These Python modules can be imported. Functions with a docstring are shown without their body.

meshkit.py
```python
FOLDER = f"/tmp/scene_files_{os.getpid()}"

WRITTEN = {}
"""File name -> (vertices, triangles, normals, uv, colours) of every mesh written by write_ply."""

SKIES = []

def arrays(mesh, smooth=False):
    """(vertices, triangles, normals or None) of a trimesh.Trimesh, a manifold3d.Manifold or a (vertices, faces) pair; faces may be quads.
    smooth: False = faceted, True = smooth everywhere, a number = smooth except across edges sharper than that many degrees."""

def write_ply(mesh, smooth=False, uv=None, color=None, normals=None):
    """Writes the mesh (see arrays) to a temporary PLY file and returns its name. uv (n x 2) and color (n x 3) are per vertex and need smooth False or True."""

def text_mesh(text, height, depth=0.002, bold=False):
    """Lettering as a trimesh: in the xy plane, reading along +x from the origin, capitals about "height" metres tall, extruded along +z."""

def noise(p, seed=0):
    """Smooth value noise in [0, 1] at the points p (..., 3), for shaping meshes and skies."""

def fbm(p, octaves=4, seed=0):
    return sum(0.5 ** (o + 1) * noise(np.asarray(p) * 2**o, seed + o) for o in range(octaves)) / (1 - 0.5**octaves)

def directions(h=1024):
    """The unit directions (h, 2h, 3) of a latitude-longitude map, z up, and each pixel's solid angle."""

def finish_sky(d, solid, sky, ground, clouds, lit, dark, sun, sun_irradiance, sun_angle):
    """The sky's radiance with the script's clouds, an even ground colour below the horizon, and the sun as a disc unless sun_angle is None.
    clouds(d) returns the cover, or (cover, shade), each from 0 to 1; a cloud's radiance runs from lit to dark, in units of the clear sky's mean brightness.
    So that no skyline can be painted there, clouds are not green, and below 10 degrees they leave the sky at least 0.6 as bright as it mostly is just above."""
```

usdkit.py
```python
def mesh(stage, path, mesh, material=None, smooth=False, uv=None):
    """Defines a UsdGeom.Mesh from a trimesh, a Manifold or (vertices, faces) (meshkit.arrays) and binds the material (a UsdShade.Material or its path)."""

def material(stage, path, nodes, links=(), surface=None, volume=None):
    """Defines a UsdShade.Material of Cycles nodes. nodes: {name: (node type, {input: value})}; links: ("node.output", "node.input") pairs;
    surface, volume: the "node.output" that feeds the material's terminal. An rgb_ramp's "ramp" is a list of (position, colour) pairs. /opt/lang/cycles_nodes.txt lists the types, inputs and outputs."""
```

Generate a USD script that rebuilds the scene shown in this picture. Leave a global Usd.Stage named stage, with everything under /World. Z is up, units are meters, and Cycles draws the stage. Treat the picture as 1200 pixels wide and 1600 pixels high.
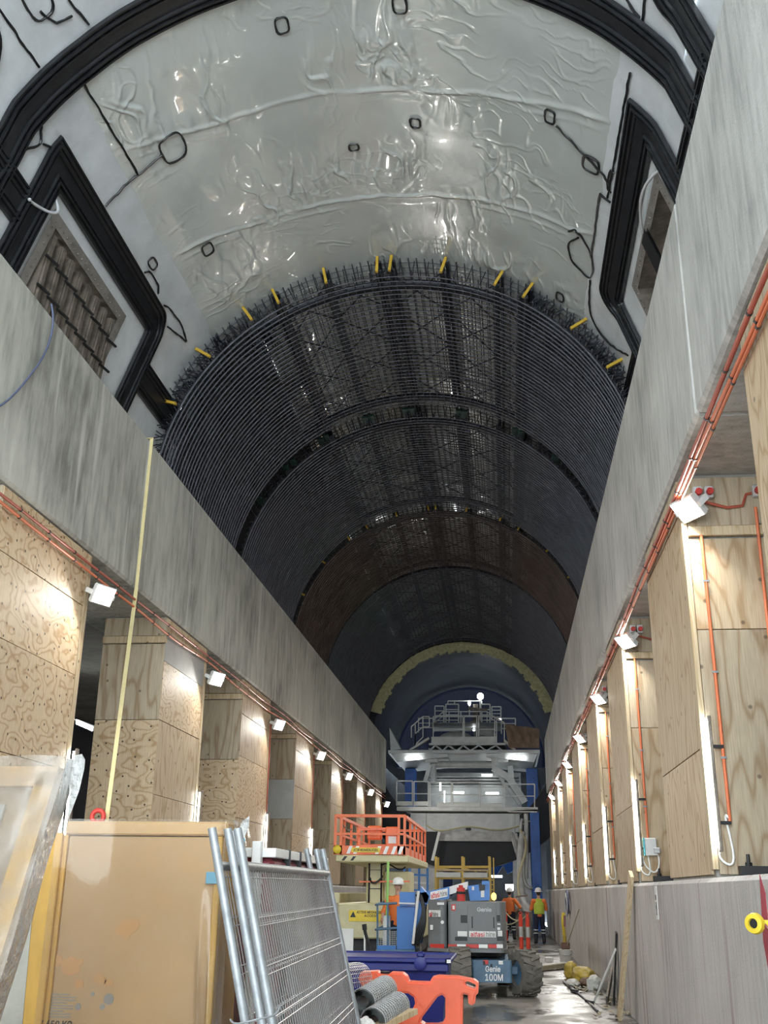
import math, random
import numpy as np, trimesh, manifold3d as m3, usdkit, meshkit
from shapely.geometry import Polygon, Point
from pxr import Usd, UsdGeom, UsdLux, UsdShade, Gf, Sdf, Vt
stage = Usd.Stage.CreateInMemory()
UsdGeom.SetStageUpAxis(stage, 'Z'); UsdGeom.SetStageMetersPerUnit(stage, 1.0)
UsdGeom.Xform.Define(stage, '/World')
# ------------------------------------------------------------------ camera, world, exposure
FPX, PITCH, YAW, ROLL, EYE = 1616.35, .351391, .115832, .0130535, 1.7
EXPOSURE = 0.62
fw = np.array([-math.sin(YAW)*math.cos(PITCH), math.cos(YAW)*math.cos(PITCH), math.sin(PITCH)])
_r = np.array([math.cos(YAW), math.sin(YAW), 0.]); _u = np.cross(_r, fw)
rt = _r*math.cos(ROLL)+_u*math.sin(ROLL); up = np.cross(rt, fw)
cam = UsdGeom.Camera.Define(stage, '/World/camera')
cam.CreateHorizontalApertureAttr(36.0); cam.CreateFocalLengthAttr(36.0*FPX/1200)
cam.CreateFStopAttr(0.0); cam.CreateExposureAttr(EXPOSURE)
cam.CreateClippingRangeAttr(Gf.Vec2f(.05, 500))
M4 = Gf.Matrix4d(*[float(x) for x in [*rt, 0, *up, 0, *(-fw), 0, 0, 0, EYE, 1]])
UsdGeom.Xformable(cam).AddTransformOp().Set(M4)
dome = UsdLux.DomeLight.Define(stage, '/World/dome_light')      # even fill light, added from outside through the end left open behind
dome.CreateIntensityAttr(2.0); dome.CreateColorAttr(Gf.Vec3f(.86, .95, 1.0))
FLOOD, TUBE = 300.0, 28.0                                         # lamp strengths
# ------------------------------------------------------------------ a pixel of the photograph's frame turned into a point at a known depth
EYEP = np.array([0, 0, EYE])
def ray(x, y):
    d = fw*FPX+rt*(x-600)-up*(y-800); return d/d[1]
def AY(x, y, Y): return EYEP+ray(x, y)*Y
def AX(x, y, X):
    d = ray(x, y); return EYEP+d*(X/d[0])
def AZ(x, y, z):
    d = ray(x, y); return EYEP+d*((z-EYE)/d[2])
# ------------------------------------------------------------------ mesh helpers: lists of (v, f)
def cat(*ms):
    out = []
    for m in ms: out += m if isinstance(m, list) else [m]
    n, V, F = 0, [], []
    for v, f in out:
        v = np.asarray(v, float); f = np.asarray(f, int)
        if f.shape[1] == 4: f = np.vstack([f[:, [0, 1, 2]], f[:, [0, 2, 3]]])
        V.append(v); F.append(f+n); n += len(v)
    return np.vstack(V), np.vstack(F)
BF = np.array([[0,3,2,1],[4,5,6,7],[0,1,5,4],[1,2,6,5],[2,3,7,6],[3,0,4,7]])
def box(x0, x1, y0, y1, z0, z1):
    return np.array([[x0,y0,z0],[x1,y0,z0],[x1,y1,z0],[x0,y1,z0],[x0,y0,z1],[x1,y0,z1],[x1,y1,z1],[x0,y1,z1]], float), BF
def bev(x0, x1, y0, y1, z0, z1, b=.01):
    p = [(sx, sy, sz) for sx in (0, 1) for sy in (0, 1) for sz in (0, 1)]
    P = []
    for sx, sy, sz in p:
        c = np.array([x1 if sx else x0, y1 if sy else y0, z1 if sz else z0]); s = np.array([1-2*sx, 1-2*sy, 1-2*sz])*b
        for k in range(3):
            q = c+s; q[k] = c[k]; P.append(q)
    h = trimesh.Trimesh(np.array(P)).convex_hull
    return np.array(h.vertices), np.array(h.faces)
def rot(m, ax, deg, c=(0, 0, 0)):
    v, f = cat(m); R = trimesh.transformations.rotation_matrix(math.radians(deg), ax, c)
    return v@R[:3, :3].T+R[:3, 3], f
def mv(m, d): v, f = cat(m); return v+np.asarray(d, float), f
def scl(m, s): v, f = cat(m); return v*np.asarray(s, float), f
def frame_of(d):
    d = d/np.linalg.norm(d); a = np.array([0, 0, 1.]) if abs(d[2]) < .9 else np.array([1., 0, 0])
    u = np.cross(a, d); u /= np.linalg.norm(u); return u, np.cross(d, u)
def bar(p, q, w, h=None, upv=None):
    p, q = np.asarray(p, float), np.asarray(q, float); h = h or w; d = q-p
    if upv is None: u, v = frame_of(d)
    else:
        u = np.cross(upv, d); u = u/np.linalg.norm(u); v = np.cross(d, u); v = v/np.linalg.norm(v)
    c = [(-1, -1), (1, -1), (1, 1), (-1, 1)]
    return np.array([p+u*a*w/2+v*b*h/2 for a, b in c]+[q+u*a*w/2+v*b*h/2 for a, b in c]), BF
def tube(pts, r, n=6, closed=False):
    P = np.asarray(pts, float); k = len(P)
    if closed: T = np.roll(P, -1, 0)-np.roll(P, 1, 0)
    else: T = np.gradient(P, axis=0)
    T /= np.linalg.norm(T, axis=1)[:, None]+1e-12
    u, _ = frame_of(T[0]); V = []; a = np.linspace(0, 2*np.pi, n, endpoint=False)
    rr = np.broadcast_to(r, (k,))
    for i in range(k):
        u = u-T[i]*(u@T[i]); u /= np.linalg.norm(u); w = np.cross(T[i], u)
        V.append(P[i]+rr[i]*(np.cos(a)[:, None]*u+np.sin(a)[:, None]*w))
    V = np.vstack(V); F = []
    for i in range(k if closed else k-1):
        j = (i+1) % k
        for s in range(n): F.append([i*n+s, i*n+(s+1) % n, j*n+(s+1) % n, j*n+s])
    F = np.array(F); F = np.vstack([F[:, [0, 1, 2]], F[:, [0, 2, 3]]])
    if not closed:
        e = len(V); V = np.vstack([V, P[0], P[-1]])
        F = np.vstack([F, [[e, (s+1) % n, s] for s in range(n)], [[e+1, (k-1)*n+s, (k-1)*n+(s+1) % n] for s in range(n)]])
    return V, F
def curve(pts, n=24):
    from scipy.interpolate import CubicSpline
    P = np.asarray(pts, float); t = np.r_[0, np.cumsum(np.linalg.norm(np.diff(P, axis=0), axis=1))]
    return CubicSpline(t, P)(np.linspace(0, t[-1], n))
def lathe(prof, c=(0, 0, 0), ax='z', n=24):
    m = trimesh.creation.revolve(np.array(prof, float), sections=n); v = np.array(m.vertices)
    if ax == 'x': v = v[:, [2, 0, 1]]
    if ax == 'y': v = v[:, [1, 2, 0]]
    return v+np.asarray(c, float), np.array(m.faces)
def cyl(p, q, r, n=16, r2=None): return tube([p, q], [r, r2 or r], n)
def prism(poly, d, holes=()):
    """polygon in (x, z), extruded along +y by d"""
    P = poly if isinstance(poly, Polygon) else Polygon(poly, holes)
    m = trimesh.creation.extrude_polygon(P, d, engine='earcut'); v = np.array(m.vertices)
    return np.c_[v[:, 0], v[:, 2], v[:, 1]], np.array(m.faces)[:, ::-1]
def prismx(poly, d):
    """polygon in (y, z), extruded along +x"""
    m = trimesh.creation.extrude_polygon(Polygon(poly), d, engine='earcut'); v = np.array(m.vertices)
    return np.c_[v[:, 2], v[:, 0], v[:, 1]], np.array(m.faces)
def text(s, h, at, dx=(1, 0, 0), dz=(0, 0, 1), depth=.004, bold=True, w=None):
    m = meshkit.text_mesh(s, h, depth, bold=bold); v = np.array(m.vertices)
    if w: v[:, 0] *= w/v[:, 0].max()
    dx, dz = np.array(dx, float), np.array(dz, float); nrm = np.cross(dx, dz)
    return np.asarray(at, float)+v[:, :1]*dx+v[:, 1:2]*dz+v[:, 2:]*nrm, np.array(m.faces)
def rpoly(x0, x1, z0, z1, r): return Polygon([(x0+r, z0+r), (x1-r, z0+r), (x1-r, z1-r), (x0+r, z1-r)]).buffer(r, 6)
def hull(P):
    h = trimesh.Trimesh(np.array(P)).convex_hull; return np.array(h.vertices), np.array(h.faces)
def sph(c, r, s=2):
    m = trimesh.creation.icosphere(s, 1.0); return np.array(m.vertices)*np.asarray(r)+np.asarray(c, float), np.array(m.faces)
# ------------------------------------------------------------------ scene helpers
USED = {}
def numbered(parent, name):
    k = USED.get((parent, name), 0); USED[(parent, name)] = k+1
    return f'{parent}/{name}' + (f'_{k:03d}' if k else '')
def obj(parent, name, mesh, m, smooth=30, label=None, kind=None):
    p = numbered(parent, name); g = usdkit.mesh(stage, p, cat(mesh), MATS[m], smooth=smooth).GetPrim()
    if label: g.SetCustomDataByKey('label', label)
    if kind: g.SetCustomDataByKey('kind', kind)
    return p
def thing(name, label, category, parts, group=None, kind=None, base=None):
    """parts: (name, mesh, material[, options]) in world coordinates; options may hold sub=[parts], label, kind, smooth"""
    allv = np.vstack([cat(p[1])[0] for p in parts])
    b = np.array(base) if base is not None else np.r_[(allv.min(0)+allv.max(0))[:2]/2, allv[:, 2].min()]
    path = numbered('/World', name); x = UsdGeom.Xform.Define(stage, path); x.AddTranslateOp().Set(Gf.Vec3d(*map(float, b))); o = x.GetPrim()
    o.SetCustomDataByKey('label', label)
    if category: o.SetCustomDataByKey('category', category)
    if group: o.SetCustomDataByKey('group', group)
    if kind: o.SetCustomDataByKey('kind', kind)
    def put(par, ps):
        for p in ps:
            opt = p[3] if len(p) > 3 else {}
            q = obj(par, p[0], mv(p[1], -b), p[2], opt.get('smooth', 30), opt.get('label'), opt.get('kind'))
            if 'sub' in opt: put(q, opt['sub'])
    put(path, parts); return o, b
def dup(src, d, label, group=None):
    """a copy of a thing (prim, base), moved by d"""
    o, b = src; path = numbered('/World', o.GetName()); x = UsdGeom.Xform.Define(stage, path); p = x.GetPrim()
    p.GetReferences().AddInternalReference(o.GetPath()); p.SetInstanceable(True)
    x.GetPrim().GetAttribute('xformOp:translate').Set(Gf.Vec3d(*map(float, b+np.asarray(d, float))))
    p.SetCustomDataByKey('label', label); p.SetCustomDataByKey('category', o.GetCustomDataByKey('category'))
    if group: p.SetCustomDataByKey('group', group)
    return p
# ------------------------------------------------------------------ materials
MATS = {}
def material(name, nodes, links, surface):
    MATS[name] = usdkit.material(stage, '/World/Looks/'+name, nodes, links, surface=surface)
def mat(name, col, rough=.5, metal=0., var=.12, sc=3., st=(1, 1, 1), bump=0., bsc=60., bst=(1, 1, 1), spec=.5, coat=0., emit=0., rvar=0., rand=0.):
    c = np.array(col, float)
    n = {'g': ('geometry', {}), 'm': ('mapping', {'scale': st}), 't': ('noise_texture', {'scale': sc, 'detail': 5., 'roughness': .6}),
         'r': ('rgb_ramp', {'ramp': [(.3, c*(1-var)), (.7, np.minimum(c*(1+var), .98))]}),
         'p': ('principled_bsdf', {'roughness': rough, 'metallic': metal, 'specular_ior_level': spec, 'coat_weight': coat})}
    l = [('g.position', 'm.vector'), ('m.vector', 't.vector'), ('t.fac', 'r.fac'), ('r.color', 'p.base_color')]
    if rand:
        n['o'] = ('object_info', {}); n['mr'] = ('map_range', {'to_min': 1-rand, 'to_max': 1+rand*.6}); n['h'] = ('hsv', {})
        l = l[:-1]+[('o.random', 'mr.value'), ('mr.result', 'h.value'), ('r.color', 'h.color'), ('h.color', 'p.base_color')]
    if emit: n['p'][1].update(emission_color=col, emission_strength=emit)
    if rvar:
        n['rr'] = ('map_range', {'from_min': .35, 'from_max': .65, 'to_min': max(.03, rough-rvar), 'to_max': rough+rvar, 'clamp': True}); l += [('t.fac', 'rr.value'), ('rr.result', 'p.roughness')]
    if bump:
        n['bm'] = ('mapping', {'scale': bst}); n['bt'] = ('noise_texture', {'scale': bsc, 'detail': 4.}); n['b'] = ('bump', {'strength': bump, 'distance': .02})
        l += [('g.position', 'bm.vector'), ('bm.vector', 'bt.vector'), ('bt.fac', 'b.height'), ('b.normal', 'p.normal')]
    material(name, n, l, 'p.BSDF')
def concrete(name, col, streak=(2.5, 2.5, .25), s2=.5, rough=.75, dark=.62, light=1.25, stain=None):
    c = np.array(col)
    n = {'g': ('geometry', {}), 'm': ('mapping', {'scale': streak}), 'a': ('noise_texture', {'scale': 3., 'detail': 8., 'roughness': .65}),
         'm2': ('mapping', {'scale': (1, 1, 1)}), 'b': ('noise_texture', {'scale': s2, 'detail': 6., 'roughness': .6}), 'f': ('noise_texture', {'scale': 45., 'detail': 4.}),
         'x': ('math', {'math_type': 'add'}), 'y': ('math', {'math_type': 'multiply', 'value2': .5}),
         'r': ('rgb_ramp', {'ramp': [(.36, c*dark), (.5, c), (.63, np.minimum(c*light, .9))]}), 'bu': ('bump', {'strength': .25, 'distance': .02}),
         'p': ('principled_bsdf', {'roughness': rough, 'specular_ior_level': .35})}
    l = [('g.position', 'm.vector'), ('m.vector', 'a.vector'), ('g.position', 'b.vector'), ('g.position', 'f.vector'), ('a.fac', 'x.value1'), ('b.fac', 'x.value2'), ('x.value', 'y.value1'),
         ('y.value', 'r.fac'), ('f.fac', 'bu.height'), ('bu.normal', 'p.normal')]
    if stain:                                                                     # thin runs of a second colour down the wall
        n.update(sm=('mapping', {'scale': (4, 2.2, .12)}), sn=('noise_texture', {'scale': 2., 'detail': 3.}), sr=('rgb_ramp', {'ramp': [(.60, (0, 0, 0)), (.69, (.75,)*3)]}), mx=('mix', {'color2': stain}))
        l += [('g.position', 'sm.vector'), ('sm.vector', 'sn.vector'), ('sn.fac', 'sr.fac'), ('sr.color', 'mx.fac'), ('r.color', 'mx.color1'), ('mx.color', 'p.base_color')]
    else: l += [('r.color', 'p.base_color')]
    material(name, n, l, 'p.BSDF')
def plywood(name, col, dk, st=(1.2, 1.2, .3), k=75., dots=0.):
    c, d = np.array(col), np.array(dk)
    n = {'g': ('geometry', {}), 'o': ('object_info', {}), 'om': ('math', {'math_type': 'multiply', 'value2': 40.}), 'cb': ('combine_xyz', {}), 'ad': ('vector_math', {'math_type': 'add'}),
         'm': ('mapping', {'scale': st}), 'n': ('noise_texture', {'scale': 1.5, 'detail': 2.4, 'roughness': .5}), 'k': ('math', {'math_type': 'multiply', 'value2': k}),
         's': ('math', {'math_type': 'sine'}), 'r': ('rgb_ramp', {'ramp': [(0., c), (.62, c*.96), (.9, (c+d)/2), (1., d)]}), 'mr0': ('map_range', {'from_min': -1., 'from_max': 1.}),
         'fm': ('mapping', {'scale': (40, 40, 2.)}), 'f': ('noise_texture', {'scale': 2., 'detail': 3.}), 'fr': ('rgb_ramp', {'ramp': [(.3, (.82,)*3), (.7, (1.08,)*3)]}),
         'mx': ('mix', {'mix_type': 'multiply', 'fac': 1.}), 'h': ('hsv', {}), 'hv': ('map_range', {'to_min': .86, 'to_max': 1.1}),
         'p': ('principled_bsdf', {'roughness': .6, 'specular_ior_level': .3})}
    l = [('o.random', 'om.value1'), ('om.value', 'cb.x'), ('om.value', 'cb.y'), ('om.value', 'cb.z'), ('g.position', 'ad.vector1'), ('cb.vector', 'ad.vector2'), ('ad.vector', 'm.vector'), ('m.vector', 'n.vector'),
         ('n.fac', 'k.value1'), ('k.value', 's.value1'), ('s.value', 'mr0.value'), ('mr0.result', 'r.fac'), ('g.position', 'fm.vector'), ('fm.vector', 'f.vector'), ('f.fac', 'fr.fac'),
         ('r.color', 'mx.color1'), ('fr.color', 'mx.color2'), ('mx.color', 'h.color'), ('o.random', 'hv.value'), ('hv.result', 'h.value')]
    n['vs'] = ('separate_xyz', {}); n['va'] = ('math', {'math_type': 'add'}); n['vc'] = ('combine_xyz', {}); n['v'] = ('voronoi_texture', {'dimensions': '2D', 'scale': 4.6 if dots else 1.6, 'randomness': .8})
    n['vr'] = ('rgb_ramp', {'ramp': [(0., (1, 1, 1)), (.055, (1, 1, 1)), (.08, (0, 0, 0))] if dots else [(0., (.8,)*3), (.025, (.6,)*3), (.04, (0, 0, 0))]}); n['mk'] = ('mix', {'color2': (.09, .06, .04)})
    l += [('ad.vector', 'vs.vector'), ('vs.x', 'va.value1'), ('vs.y', 'va.value2'), ('va.value', 'vc.x'), ('vs.z', 'vc.y'), ('vc.vector', 'v.vector'), ('v.distance', 'vr.fac'), ('vr.color', 'mk.fac'), ('h.color', 'mk.color1'), ('mk.color', 'p.base_color')]
    material(name, n, l, 'p.BSDF')
def film(name, fac, col=(.8, .8, .8), rough=.12, bump=.3, bsc=9., st=(1, 1, 1)):
    """clear plastic film: mostly see-through, some haze, a sheen by fresnel"""
    material(name, {'g': ('geometry', {}), 'm': ('mapping', {'scale': st}), 'n': ('noise_texture', {'scale': bsc, 'detail': 5.}), 'b': ('bump', {'strength': bump, 'distance': .03}), 't': ('transparent_bsdf', {'color': (.97, .97, .96)}),
        'p': ('principled_bsdf', {'base_color': col, 'roughness': rough, 'specular_ior_level': .7}), 'x': ('mix_closure', {}), 'r': ('map_range', {'from_min': .3, 'from_max': .7, 'to_min': fac*.7, 'to_max': fac*1.3}), 'q': ('glossy_bsdf', {'roughness': rough*.7, 'color': (.9, .9, .9)}), 'fr': ('fresnel', {'IOR': 1.28}), 'y': ('mix_closure', {})},
        [('g.position', 'm.vector'), ('m.vector', 'n.vector'), ('n.fac', 'b.height'), ('b.normal', 'p.normal'), ('b.normal', 'q.normal'), ('n.fac', 'r.value'), ('r.result', 'x.fac'), ('t.BSDF', 'x.closure1'), ('p.BSDF', 'x.closure2'), ('fr.fac', 'y.fac'), ('x.closure', 'y.closure1'), ('q.BSDF', 'y.closure2')], 'y.closure')
def glow(name, col, s): material(name, {'e': ('emission', {'color': col, 'strength': s})}, [], 'e.emission')
concrete('beam_concrete', (.43, .43, .385), (1.8, 1.8, .34), .42, dark=.48, light=1.3, stain=(.60, .60, .56))
concrete('beam_concrete_brushed', (.47, .465, .44), (2., 3.4, .5), .5, dark=.62)
concrete('wall_concrete', (.52, .495, .475), (5, 5, .45), .5, dark=.66, light=1.15, stain=(.30, .19, .18))
concrete('soffit_concrete', (.30, .29, .265), (1, 1, 1), .4)
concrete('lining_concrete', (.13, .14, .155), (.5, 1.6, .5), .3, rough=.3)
concrete('grey_board', (.42, .42, .40), (1, 1, 1), .6, dark=.85, light=1.1)
plywood('plywood', (.58, .45, .30), (.44, .30, .17))
plywood('plywood_holes', (.64, .49, .32), (.46, .30, .16), (.9, .9, 1.5), 75., 1.)
plywood('plywood_grey', (.50, .41, .29), (.36, .26, .16), (1.5, 1.5, .22), 60.)
plywood('pine', (.62, .49, .32), (.5, .36, .2), (4, 4, .3), 50.)
material('wet_floor', {'g': ('geometry', {}), 'm': ('mapping', {'scale': (1., .55, 1)}), 'n': ('noise_texture', {'scale': .9, 'detail': 6., 'roughness': .6}), 'n2': ('noise_texture', {'scale': 7., 'detail': 5.}),
    'r': ('rgb_ramp', {'ramp': [(.35, (.07, .064, .056)), (.6, (.18, .165, .145))]}), 'rr': ('map_range', {'from_min': .42, 'from_max': .6, 'to_min': .16, 'to_max': .62, 'clamp': True}), 'b': ('bump', {'strength': .35, 'distance': .015}),
    'p': ('principled_bsdf', {'specular_ior_level': .6})}, [('g.position', 'm.vector'), ('m.vector', 'n.vector'), ('g.position', 'n2.vector'), ('n.fac', 'r.fac'), ('r.color', 'p.base_color'), ('n.fac', 'rr.value'), ('rr.result', 'p.roughness'), ('n2.fac', 'b.height'), ('b.normal', 'p.normal')], 'p.BSDF')
mat('membrane', (.60, .635, .615), .2, var=.05, sc=1.2, bump=.1, bsc=7., bst=(1, .4, 1), spec=1., coat=1.)
mat('membrane_matt', (.66, .69, .71), .42, var=.14, sc=1.6, bump=.1, bsc=6., spec=.5)
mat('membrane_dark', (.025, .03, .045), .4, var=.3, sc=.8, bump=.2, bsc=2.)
mat('weld_black', (.012, .012, .014), .4)
mat('waterstop', (.014, .015, .018), .36, var=.5, sc=6., bump=.15, bsc=20., spec=.55)
mat('rebar', (.115, .118, .140), .55, metal=.2, var=.25, sc=3.)
mat('rebar_dark', (.035, .037, .05), .6, var=.3, sc=3.)
mat('backing_black', (.012, .013, .018), .6, var=.3)  # near-black for shade painted behind the rebar, and for the light-stopping ring
mat('rebar_rust', (.125, .085, .07), .6, metal=.2, var=.35, sc=2.)
mat('girder', (.022, .024, .034), .5, metal=.2)
mat('spacer_yellow', (.62, .40, .04), .5)
mat('pad_green', (.012, .05, .04), .5)
mat('orange_conduit', (.72, .18, .07), .45, var=.08)
mat('red_cable', (.45, .10, .06), .45)
mat('galv', (.27, .285, .295), .45, metal=.35, var=.2, sc=14.)
mat('galv_wire', (.46, .46, .47), .4, metal=.6)
mat('steel_grey', (.50, .51, .51), .5, metal=.25, var=.15)
mat('steel_pale', (.68, .69, .68), .5, var=.12)
mat('steel_dirty', (.20, .17, .14), .55, metal=.3, var=.45, sc=5.)
mat('steel_plate', (.30, .28, .26), .5, metal=.3, var=.2)
mat('black', (.015, .015, .017), .5); mat('rubber', (.15, .14, .12), .8, var=.3, sc=9., bump=.2)
mat('white_paint', (.72, .72, .70), .45, var=.05); mat('white_plastic', (.78, .78, .76), .35, var=.04)
mat('lamp_body', (.62, .62, .6), .4); mat('hessian', (.50, .47, .27), .85, var=.25, sc=8., bump=.4, bsc=14.)
mat('tarp_brown', (.24, .16, .11), .8, var=.2, bump=.3, bsc=5.); mat('tarp_grey', (.44, .44, .44), .7, var=.2, bump=.3, bsc=4.)
mat('gantry_blue', (.02, .12, .48), .45, var=.15); mat('form_blue', (.006, .022, .11), .4, var=.25)
mat('lift_blue', (.03, .17, .50), .42, var=.12, sc=2.); mat('lift_grey', (.17, .175, .18), .5, var=.08); mat('lift_blue_dull', (.10, .18, .27), .55, var=.25, sc=5.)
mat('cream', (.60, .55, .33), .5, var=.12); mat('lift_orange', (.82, .17, .05), .45, var=.1)
mat('red', (.55, .04, .03), .45); mat('bollard_red', (.80, .07, .035), .45); mat('board_brown', (.26, .19, .125), .6, var=.3, sc=3.); mat('letter_red', (.60, .05, .04), .5, var=0); mat('letter_white', (.85, .85, .83), .5, var=0); mat('letter_black', (.015, .015, .015), .5, var=0)
mat('hazard_yellow', (.78, .58, .04), .5); mat('skip_blue', (.012, .02, .17), .45, var=.15)
mat('barrier_orange', (.83, .135, .055), .42, var=.10, sc=4., spec=.45); mat('trestle_yellow', (.68, .47, .10), .5)
mat('board_tan', (.43, .27, .125), .5, var=.08, sc=1.5); mat('board_tan_light', (.50, .32, .15), .5, var=.06)
mat('board_yellow', (.52, .30, .055), .5, var=.22, sc=4., st=(1, 1, .4)); mat('board_white', (.40, .38, .32), .55, var=.14, sc=6.); mat('board_grey', (.36, .37, .37), .5)
mat('paint_brown', (.50, .27, .10), .6, var=.2); mat('print_grey', (.25, .24, .22), .6); mat('tape_blue', (.10, .32, .46), .5)
mat('wrap_maroon', (.22, .05, .06), .35, var=.3, sc=6., bump=.3, bsc=12.)
mat('strap_yellow', (.68, .58, .30), .6); mat('cable_blue', (.10, .12, .20), .5); mat('cable_pale', (.55, .56, .58), .35)
mat('hi_orange', (.90, .22, .05), .7, var=.06, sc=8.); mat('hi_lime', (.50, .60, .07), .7, var=.08, sc=8.); mat('navy', (.015, .02, .045), .8)
mat('skin', (.52, .30, .22), .55, var=.05); mat('hair', (.05, .03, .02), .7); mat('reflective', (.6, .62, .62), .3, metal=.3)
mat('bucket_white', (.62, .6, .55), .45, var=.15); mat('bag_yellow', (.50, .36, .06), .55, var=.25); mat('brick_brown', (.16, .09, .06), .7); mat('rope', (.5, .46, .3), .8)
mat('mesh_grey', (.24, .26, .26), .45, var=.2, sc=20.); mat('paint_red', (.42, .03, .06), .6); mat('pole_green', (.35, .62, .18), .5); mat('timber_old', (.36, .31, .22), .7, var=.2, st=(6, 1, 6))
mat('socket_clear', (.6, .6, .6), .2); mat('teal_label', (.1, .45, .5), .5)
film('bag_film', .5, (.26, .225, .19), .26, .12, 10.); film('wrap_film', .12, (.42, .36, .30), .06, .05, 6.); film('bubble_film', .72, (.40, .40, .38), .14, .6, 30.)
glow('flood_glow', (1, .97, .90), FLOOD); glow('tube_glow', (.95, 1, .97), TUBE); glow('dim_glow', (.95, 1, .97), 6.); glow('amber_glow', (1, .5, .1), 3.); glow('work_glow', (.95, .98, 1), 8.)
# ================================================================== the setting
XR, XL, ZP, ZB, ZT = 1.795, -5.17, 1.85, 5.74, 8.05       # wall planes, parapet top, beam soffit, beam top
Y0, Y1 = -7., 46.5
XC, ZC, RV, KINK = -1.78, 8.2, 4.7, 56.5
rng = np.random.default_rng(7)
def prof(a, R=RV, KINK=56.5):
    a = np.asarray(a, float); s = np.sign(a); b = np.abs(a); c = np.radians(np.minimum(b, KINK)); L = R*np.radians(np.maximum(b-KINK, 0))
    return XC+s*(R*np.sin(c)+.32*L), ZC+R*np.cos(c)-.947*L
def surf(Y, a, h=0., R=RV, KINK=56.5):
    """a point of the vault's lining: along the tunnel, angle from the crown, height above the surface"""
    Y, a, h = np.broadcast_arrays(np.asarray(Y, float), np.asarray(a, float), np.asarray(h, float))
    x, z = prof(a, R, KINK); b = np.abs(a); s = np.sign(a); c = np.radians(b); st = b > KINK
    nx = np.where(st, -.947*s, -s*np.sin(c)); nz = np.where(st, -.32, -np.cos(c))
    return np.stack([x+nx*h, Y, z+nz*h], -1)
def grid(P, keep=None):
    n, m = P.shape[:2]; I = np.arange(n*m).reshape(n, m); q = np.stack([I[:-1, :-1], I[1:, :-1], I[1:, 1:], I[:-1, 1:]], -1)
    if keep is None: return P.reshape(-1, 3), q.reshape(-1, 4)
    u, inv = np.unique(q[keep], return_inverse=True); return P.reshape(-1, 3)[u], inv.reshape(-1, 4)
# floor and side walls
def roughslab(x0, x1, y0, y1, n, m, amp):
    g = np.stack(np.meshgrid(np.linspace(x0, x1, n), np.linspace(y0, y1, m), indexing='ij'), -1)
    z = (meshkit.fbm(np.c_[g.reshape(-1, 2)*.8, np.zeros(n*m)], 4, 3)-.5).reshape(n, m)*amp
    return grid(np.dstack([g, z]))
thing('floor', 'wet grey concrete floor of the cavern between the two walls', None, [('slab', roughslab(XL-.3, XR+.3, Y0, 75, 30, 180, .035), 'wet_floor', {'smooth': True})], kind='structure', base=(0, 0, 0))
def beam(x0, x1, joints, m, lip):
    out = []; ys = [Y0, *joints, Y1]
    for a, b in zip(ys[:-1], ys[1:]): out.append(('beam_segment', bev(x0, x1, a+.012, b-.012, ZB, ZT, .035), m, {'smooth': False}))
    return out
P = [('parapet', bev(XR, 8.5, Y0, 52, -.3, ZP, .04), 'wall_concrete', {'smooth': False})]+beam(XR, 3.35, (8.65, 23, 35), 'beam_concrete_brushed', 1)
P += [('soffit_slab', box(XR+.32, 8.5, Y0, 50, ZB+.1, ZB+.4), 'soffit_concrete'), ('soffit_chamfer', prismx([(0, 0), (.01, 0), (.01, .01)], .01), 'soffit_concrete'), ('rear_wall', box(8.5, 8.7, Y0, 52, 0, 8), 'membrane_dark')]
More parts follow.
